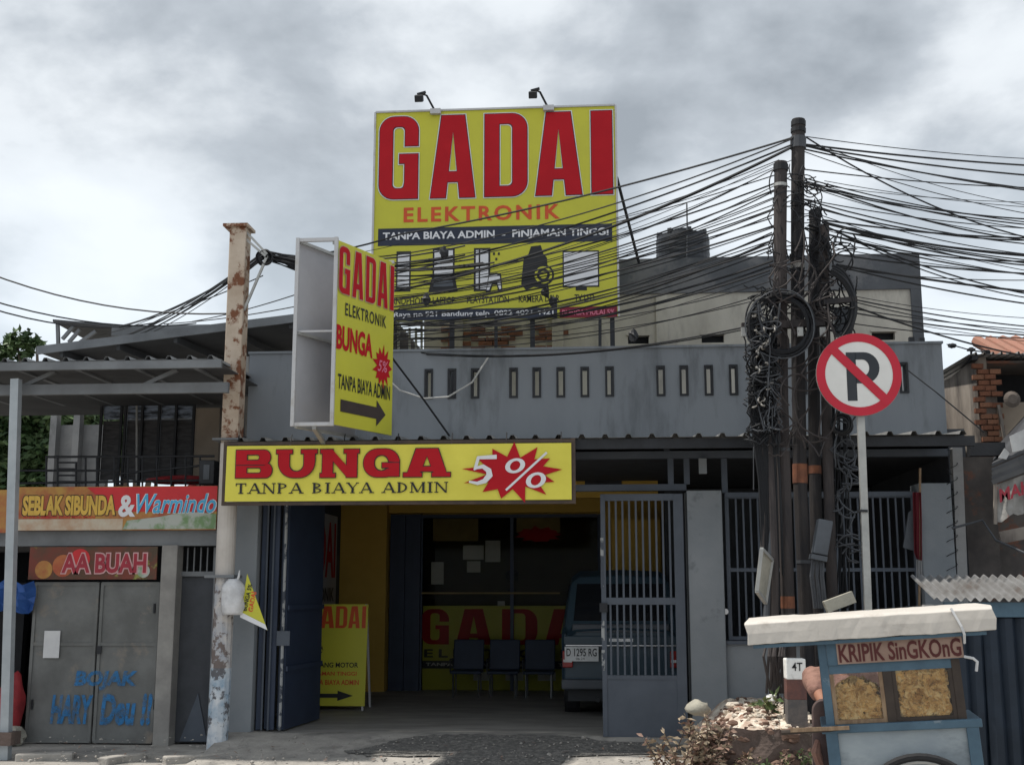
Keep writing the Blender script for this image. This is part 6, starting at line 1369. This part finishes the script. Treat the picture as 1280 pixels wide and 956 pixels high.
# marker post
MK = thing('marker_post', 'short square marker post painted white, brown and grey with a number', 'marker post', at(995, 905, -1.85))
xa, xb = at(983, 850, -1.85).x, at(1008, 850, -1.85).x
def zz(y): return at(995, y, -1.85).z
MB().box((xa, -1.85, .2), (xb, -1.69, zz(874))).build('grey_foot', 'marker_grey', MK, bev=.006); MB().box((xa, -1.85, zz(874)), (xb, -1.69, zz(849))).build('brown_band', 'marker_brown', MK, bev=.004); MB().box((xa, -1.852, zz(849)), (xb, -1.69, zz(823))).build('white_head', 'marker_white', MK, bev=.01)
letters(MK, '4T', (xa+.05, -1.855, zz(838)), r, u, .09, .07, 'sign_black', .01, .002)

# ================================================================== CART
roll = math.radians(4.0); yw = math.radians(-9)
cc0 = at(1120, 905, -5.6)
CM = Matrix.Translation(cc0) @ Matrix.Rotation(yw, 4, 'Z') @ Matrix.Rotation(-roll, 4, 'Y')
CMi = CM.inverted()
K = thing('snack_cart', 'blue wooden snack pushcart with glass bins and a hand-lettered board', 'cart', Vector((cc0.x, cc0.y, 0)))
def cp(x, y, d=0):     # photo point on the cart's front plane (local coords), pushed back by d
    n_ = (CM.to_3x3() @ Vector((0, 1, 0))).normalized(); dr_ = fw*F+rt*(x-640)+upv*(478-y); t_ = (cc0-CAM).dot(n_)/dr_.dot(n_); q = CMi @ (CAM+dr_*t_); q.y += d; return q
def cbox(nm, m, x0, y0, x1, y1, d0, d1, par=None, bev=.004):
    a, b = cp(x0, y1), cp(x1, y0); ym = (y0+y1)/2; a = Vector((cp(x0, ym).x, d0, cp((x0+x1)/2, y1).z)); b = Vector((cp(x1, ym).x, d1, cp((x0+x1)/2, y0).z))
    return MB(CM).box(a, b).build(nm, m, par or K, bev=bev)
DEP = .50
# lower body
la, lb = cp(1040, 925), cp(1218, 925); zlt = cp(1130, 912).z; zlb = zlt-.62
MB(CM).box((la.x, .0, zlb), (lb.x, .02, zlt)).build('front_panel', 'cart_panel', K)
for xa, xb in ((la.x-.03, la.x+.035), (lb.x-.035, lb.x+.03)): MB(CM).box((xa, -.025, zlb), (xb, .03, zlt+.02)).build('corner_post', 'cart_blue', K, bev=.005)
MB(CM).box((la.x-.05, -.03, zlt), (lb.x+.05, DEP, zlt+.045)).build('deck', 'cart_blue', K, bev=.006)
MB(CM).box((la.x+.036, -.02, zlb), (lb.x-.036, .0-.001, zlb+.05)).build('bottom_rail', 'cart_blue', K)
MB(CM).box((la.x-.01, .021, zlb), (la.x+.01, DEP-.02, zlt)).build('side_panel', 'cart_blue', K); MB(CM).box((lb.x-.01, .021, zlb), (lb.x+.01, DEP-.02, zlt)).build('side_panel', 'cart_blue', K)
MB(CM).box((la.x+.011, DEP-.03, zlb), (lb.x-.011, DEP-.01, zlt)).build('rear_panel', 'cart_panel', K)
# upper case posts
zc0 = zlt+.045; zc1 = cp(1120, 838).z; zc2 = cp(1120, 827).z; zsg = cp(1120, 790).z
ux0, ux1 = cp(1028, 860).x, cp(1204, 860).x
MB(CM).box((ux0, .0, zc0), (ux0+.045, .045, zsg)).build('case_post', 'cart_blue', K); MB(CM).box((ux1-.045, .0, zc0), (ux1, .045, zsg)).build('case_post', 'dark_wood', K)
MB(CM).box((ux0, DEP-.07, zc0), (ux0+.045, DEP-.025, zsg)).build('case_post', 'cart_blue', K); MB(CM).box((ux1-.045, DEP-.07, zc0), (ux1, DEP-.025, zsg)).build('case_post', 'dark_wood', K)
md0, md1 = cp(1106, 865).x, cp(1117, 865).x
MB(CM).box((md0, .0, zc0), (md1, .045, zc1)).build('case_post', 'dark_wood', K)
MB(CM).box((ux1-.044, .046, zc0), (ux1-.02, DEP-.071, zc1)).build('side_board', 'dark_wood', K)
MB(CM).box((ux0+.046, .002, zc1), (ux1-.046, .04, zc2)).build('case_rail', 'cart_blue', K)
MB(CM).box((ux0+.046, DEP-.06, zc1), (ux1-.046, DEP-.03, zc2)).build('case_rail', 'cart_blue', K)
# sign board
sb0, sb1 = cp(1045, 808).x, cp(1203, 808).x; sz0, sz1_ = zc2+.001, zsg
SBd = MB(CM).box((ux0+.046, -.008, sz0), (ux1-.0, .012, sz1_)).build('name_board', 'cart_blue', K)
MB(CM).box((sb0, -.016, sz0+.004), (sb1, -.0085, sz1_)).build('board_face', 'cart_board', SBd)
R3 = CM.to_3x3()
letters(SBd, 'KRIPIK SinGKOnG', CM @ Vector((sb0+.01, -.016, sz0+.012)), R3 @ Vector((1, 0, 0)), R3 @ Vector((0, 0, 1)), (sb1-sb0)-.02, (cp(1120, 801).z-sz0)-.012, 'letter_maroon', .022, .003)
# bins: framed glass fronts and chips
def bin_(xa, xb, fill, m_frame, seed):
    fw_ = .022
    B_ = MB(CM); B_.box((xa, .004, zc0+.001), (xa+fw_, .03, zc1-.001)); B_.box((xb-fw_, .004, zc0+.001), (xb, .03, zc1-.001)); B_.box((xa+fw_, .005, zc0+.001), (xb-fw_, .029, zc0+fw_)); Bo = B_.build('bin_frame', m_frame, K)
    MB(CM).box((xa+fw_, .014, zc0+fw_), (xb-fw_, .017, zc1-.002)).build('bin_pane', 'clear_glass', Bo)
    rr = random.Random(seed); m1 = MB(CM); H0 = zc1-zc0
    def top(x): t_ = (x-xa)/(xb-xa); return zc0+H0*(fill[0]+(fill[1]-fill[0])*math.sin(t_*math.pi*.85+.2)) if fill[0] < .95 else zc1-.01
    # back filler so that nothing shows through; dark brown paints shade between chips
    nfx = 12; vs = []
    for i in range(nfx+1):
        x = xa+fw_+(xb-xa-2*fw_)*i/nfx; vs += [(x, .045, zc0+.005), (x, .05, top(x)-.02), (x, DEP-.08, top(x)-.03)]
    m1.add(vs, [q for i in range(nfx) for q in ((i*3, i*3+3, i*3+4, i*3+1), (i*3+1, i*3+4, i*3+5, i*3+2))], 2)
    for k in range(430):
        x = rr.uniform(xa+fw_+.008, xb-fw_-.008)
        if k % 4 == 0: y = rr.uniform(.05, DEP-.1); z = top(x)-rr.uniform(0, .02)
        else: y = rr.uniform(.024, .048); z = rr.uniform(zc0+.02, top(x))
        s_ = rr.uniform(.020, .040); d1 = Vector((rr.gauss(0, 1), rr.gauss(0, .8), rr.gauss(0, 1))).normalized(); d2 = d1.cross(Vector((rr.gauss(0, .9), 1, rr.gauss(0, .9)))).normalized(); n_ = d1.cross(d2)
        c_ = Vector((x, y, z)); ring = [c_+(d1*math.cos(a)+d2*math.sin(a)*rr.uniform(.6, 1))*s_+n_*(s_*.35*math.cos(2*a)) for a in [j*math.pi/3 for j in range(6)]]
        for q in ring: q.y = max(q.y, .0185)
        m1.add([c_]+ring, [(0, j+1, (j+1) % 6+1) for j in range(6)], rr.randrange(2))
    stuff(m1.build('cassava_chips', ['chip_a', 'chip_b', 'chip_gap'], K))
bin_(ux0+.047, md0-.001, (.50, .78), 'cart_wood', 3); bin_(md1+.001, ux1-.046, (1, 1), 'dark_wood', 4)
# roof: long box slightly crumpled, covered with cream sheet
rx0, rx1 = cp(933, 785).x, cp(1243, 785).x; rzb = cp(1090, 796).z; rzt = cp(1090, 767).z
m_ = MB(CM); nxr, vs = 40, []
prof = [(-.07, 0), (-.071, .5), (-.068, .90), (-.05, 1.0), (.1, 1.05), (DEP+.05, 1.1), (DEP+.12, .9), (DEP+.12, 0)]
for i in range(nxr+1):
    x = rx0+(rx1-rx0)*i/nxr
    for j, (py, pz) in enumerate(prof): k = .004*noise.noise(Vector((x*6, j*.5, 0)))+.0025*noise.noise(Vector((x*22, j*.9, 4))); vs.append((x+(.012*math.sin(j*2) if i in (0, nxr) else 0), py+k, rzb+(rzt-rzb)*pz+k))
npf = len(prof); m_.add(vs, [(i*npf+j, (i+1)*npf+j, (i+1)*npf+(j+1) % npf, i*npf+(j+1) % npf) for i in range(nxr) for j in range(npf)]+[tuple(range(npf)), tuple(nxr*npf+j for j in range(npf-1, -1, -1))])
RF = m_.build('roof', 'cart_roof', K, bev=.004)
MB(CM).box((rx0+.03, -.05, rzb-.022), (rx1-.05, DEP+.08, rzb-.003)).build('roof_frame', 'cart_blue', RF)
xr_ = cp(1200, 770).x; MB(CM).tube([(xr_-.05, -.072, rzt+.004), (xr_-.01, -.088, rzb+.03), (xr_, -.085, rzb-.01), (xr_+.0, -.04, rzb-.06)], .007, 6).build('tie_rope', 'paper', RF)
xk = cp(1205, 820); MB(CM).tube([(xk.x, -.02, xk.z), (xk.x+.04, -.05, xk.z-.01), (xk.x+.06, -.04, xk.z-.03), (xk.x+.05, -.03, xk.z-.08)], .008, 6).build('cloth_tie', 'paper', K)
MB(CM).tube([(ux0+.06, -.03, zlt+.03), (ux0+.01, -.035, zlt+.025), (ux0-.25, -.035, zlt+.02)], .014, 8).build('push_handle', 'dark_wood', K)
MB(CM).box((ux0-.20, -.05, zlt+.02), (ux0+.12, -.015, zlt+.04)).build('side_shelf', 'cart_wood', K)
# wheels
def wheel(y):
    wc = Vector((cp(1145, 944).x, y, cp(1145, 944).z-.32)); W_ = MB(CM); k = 40
    ringp = [wc+Vector((.32*math.cos(2*math.pi*i/k), 0, .32*math.sin(2*math.pi*i/k))) for i in range(k+1)]; wo = W_.tube(ringp, .022, 8, False).build('wheel', 'tyre', K)
    MB(CM).tube([wc+Vector((.295*math.cos(2*math.pi*i/k), 0, .295*math.sin(2*math.pi*i/k))) for i in range(k+1)], .012, 6, False).build('rim', 'galvanised', wo)
    sp2 = MB(CM)
    for i in range(14): a = 2*math.pi*i/14; sp2.tube([wc, wc+Vector((.29*math.cos(a), 0, .29*math.sin(a)))], .003, 4, False)
    sp2.build('spokes', 'galvanised', wo)
wheel(-.055); wheel(DEP+.04)
for xx in (la.x+.04, lb.x-.04): MB(CM).box((xx-.02, .03, zlb-.22), (xx+.02, .07, zlb)).build('stand_leg', 'cart_blue', K)

# ================================================================== SELLER (seated behind the cart)
PE = thing('person', 'person in a brown shirt seated behind the left end of the snack cart', 'person', Vector((at(1050, 900, -4.6).x, -4.5, 0)))
hipc = Vector((at(1056, 900, -4.4).x, -4.40, .58))
def J(x, y, z): return hipc+Vector((x, y, z))
shL = J(-.19, .02, .47); shR = J(.21, .02, .47)
elL = at(1017, 864, -4.55); elL.x += .03; hdL = at(1032, 884, -4.78); elR = J(.30, -.10, .22); hdR = J(.16, -.34, .12)
knL = at(1030, 884, -4.86); knL.z -= .02; anL = Vector((at(1024, 940, -4.86).x, -4.86, .10)); knR = J(.20, -.44, .02); anR = J(.22, -.42, -.48)
def ellipsoid(m, c, r_): m.rock(c, r_, 1, (18, 12), 0)
def limb(m, pts, rs):
    P_ = [Vector(p) for p in pts]; q = []; rr_2 = []
    for i in range(len(P_)-1):
        for k in range(5): q.append(P_[i].lerp(P_[i+1], k/5)); rr_2.append(rs[i]+(rs[i+1]-rs[i])*k/5)
    q.append(P_[-1]); rr_2.append(rs[-1]); m.tube(q, rr_2, 14)
    for p, r0 in zip(P_, rs): ellipsoid(m, p, (r0*.98,)*3)
def fuse(m, name, mt, vox, it=6):
    ob = m.build(name, mt, PE, smooth=True); rm = ob.modifiers.new('r', 'REMESH'); rm.mode = 'VOXEL'; rm.voxel_size = vox; rm.use_smooth_shade = True
    sm = ob.modifiers.new('s', 'SMOOTH'); sm.factor = .6; sm.iterations = it; return ob
def hand(m, base, d, side):
    d = Vector(d).normalized(); sd = d.cross(Vector((0, 0, 1))).normalized()*side; ellipsoid(m, Vector(base)+d*.045, (.038, .045, .02))
    for k, ln in enumerate((.060, .072, .066, .052)):
        q0 = Vector(base)+d*.07+sd*(-.030+.020*k); m.tube([q0, q0+d*ln*.5+Vector((0, 0, -.006)), q0+d*ln*.85+Vector((0, 0, -.028)), q0+d*ln*.8+Vector((0, 0, -.045))], [.0095, .009, .008, .007], 8)
    q0 = Vector(base)+d*.02-sd*.030; m.tube([q0, q0-sd*.030+d*.025, q0-sd*.032+d*.055], [.012, .011, .009], 8)
hc = J(.02, -.03, .70)
m_ = MB()
ellipsoid(m_, J(0, 0, .02), (.15, .11, .11)); ellipsoid(m_, J(0, .02, .2), (.135, .10, .16)); ellipsoid(m_, J(.01, .02, .38), (.165, .105, .15))
limb(m_, [J(.01, .02, .44), J(.015, 0, .56), hc+Vector((0, .02, -.05))], [.07, .055, .052])
for sh_, el_, hd_ in ((shL, elL, hdL), (shR, elR, hdR)): limb(m_, [J(.01, .02, .44), sh_, el_, hd_], [.07, .058, .042, .026])
for kn_, an_, sx in ((knL, anL, -1), (knR, anR, 1)):
    limb(m_, [J(.08*sx, -.02, 0), kn_, an_], [.088, .058, .036]); ellipsoid(m_, Vector(an_)+Vector((0, -.07, -.045)), (.042, .12, .035))
hand(m_, hdL, (hdL-elL), 1); hand(m_, hdR, (hdR-elR), -1)
fuse(m_, 'body', 'skin', .009, 3)
m_ = MB(); ellipsoid(m_, J(0, 0, .06), (.175, .135, .12)); ellipsoid(m_, J(0, .02, .2), (.165, .13, .17)); ellipsoid(m_, J(.01, .02, .37), (.19, .13, .15))
for sh_, el_ in ((shL, elL), (shR, elR)): limb(m_, [J(.01, .02, .43), sh_, sh_.lerp(el_, 1.02)], [.10, .078, .060])
sh_o = fuse(m_, 'shirt', 'shirt_brown', .012, 4); tx = bpy.data.textures.new('folds', 'CLOUDS'); tx.noise_scale = .07; dm = sh_o.modifiers.new('d', 'DISPLACE'); dm.texture = tx; dm.strength = .03; dm.mid_level = .5
m_ = MB(); ellipsoid(m_, J(0, 0, 0), (.165, .13, .12))
for kn_, an_, sx in ((knL, anL, -1), (knR, anR, 1)): limb(m_, [J(.08*sx, -.02, 0), Vector(kn_), Vector(kn_).lerp(Vector(an_), .75)], [.105, .078, .06])
fuse(m_, 'trousers', 'trouser_dark', .014, 4)

m_ = MB(); m_.rock(hc, (.078, .095, .12), 1, (20, 14), .02); m_.rock(hc+Vector((0, -.10, -.01)), (.014, .022, .028), 1, (8, 6), .02)
for s_ in (-1, 1): m_.rock(hc+Vector((s_*.078, .0, -.01)), (.012, .02, .03), 2, (8, 6), .05)
HD = m_.build('head', 'skin', PE, smooth=True)
for s_ in (-1, 1): MB().rock(hc+Vector((s_*.03, -.088, .02)), (.013, .008, .008), 1, (8, 6), 0).build('eye', 'sign_white', HD); 
MB().rock(hc+Vector((0, -.090, -.055)), (.025, .008, .007), 1, (8, 6), .05).build('mouth', 'buah_red', HD)
MB().rock(hc+Vector((0, .02, .035)), (.088, .10, .105), 3, (20, 14), .03).build('hair', 'hair', HD, smooth=True)
ST = thing('low_stool', 'low wooden stool under the person seated behind the cart', 'stool', Vector((hipc.x, hipc.y, 0)))
MB().box(hipc+Vector((-.2, -.16, -.17)), hipc+Vector((.2, .18, -.135))).build('seat', 'cart_wood', ST, bev=.006)
for sx_ in (-1, 1):
    for sy2 in (-1, 1): p = hipc+Vector((sx_*.16, sy2*.13, -.17)); MB().bar((p.x, p.y, 0), (p.x, p.y, p.z), .035).build('leg', 'cart_wood', ST)
tag(MB().tube([at(1023, 925, -4.9), at(1020, 940, -4.92), at(1026, 956, -4.9), at(1022, 975, -4.9)], [.02, .03, .03, .025], 8).build('hanging_rag', 'shirt_brown'), 'pale pinkish rag hanging below the left end of the cart shelf', 'rag')

# ================================================================== BAG AND PENNANT
bc = at(291, 745, cY-.06)
BG = thing('plastic_bag', 'white plastic bag tied to the column collar', 'bag', bc); mb = MB(); k1, k2 = 16, 12; vs = []
for j in range(k2+1):
    t_ = j/k2; rad = .125*math.sin(math.pi*min(1, .14+t_*.78))**.38*(1-.3*max(0, t_-.8)/.2); 
    for i in range(k1):
        an = 2*math.pi*i/k1; q = 1+.22*noise.noise(Vector((math.cos(an)*2, math.sin(an)*2, t_*3))); vs.append(bc+Vector((math.cos(an)*rad*q, math.sin(an)*rad*.7*q, -.185+.36*t_)))
mb.add(vs, [(j*k1+i, j*k1+(i+1) % k1, (j+1)*k1+(i+1) % k1, (j+1)*k1+i) for j in range(k2) for i in range(k1)]+[tuple(range(k1-1, -1, -1)), tuple(k2*k1+i for i in range(k1))]); mb.build('bag_body', 'bag_white', BG, smooth=True)
MB().tube([bc+Vector((.03, 0, .13)), bc+Vector((.055, 0, .2)), bc+Vector((.06, 0, .26))], [.018, .012, .006], 8).build('bag_handle', 'bag_white', BG)
PN = thing('pennant', 'yellow triangular advertising pennant with a white edge beside the bag', 'pennant', at(315, 760, cY-.02)); yP = cY-.04
t0, t1, t2 = at(309, 717, yP), at(300, 771, yP), at(336, 787, yP); t2.y -= .05
MB().poly([t0, t2, t1], (0, .005, 0)).build('pennant_sheet', 'sign_yellow', PN)
e1 = t1+(t0-t1)*.12; e2 = t2+(t0-t2)*.10; pr_ = Vector((0, -.004, 0)); MB().quad(t1+pr_, t2+pr_, e2+pr_, e1+pr_).build('white_edge', 'sign_white', PN)
letters(PN, 'PROMO', t1+Vector((.055, -.01, .08)), (t0-t1), (t1-t2), .28, .05, 'sign_black', .02, -.0) if False else None
ux_ = Vector((.1, 0, .42)).normalized(); vx_ = Vector((-.42, 0, .1)).normalized()
letters(PN, 'BUNGA 5%', t1+Vector((.07, -.014, .06)), Vector((.08, 0, .42)), Vector((-.42, 0, .08)), .27, .045, 'sign_black', .02, -.0)
letters(PN, 'GADAI', t1+Vector((.14, -.02, .05)), Vector((.06, 0, .42)), Vector((-.42, 0, .06)), .20, .055, 'sign_orange', .03, -.0)
print('objects', len(bpy.data.objects))
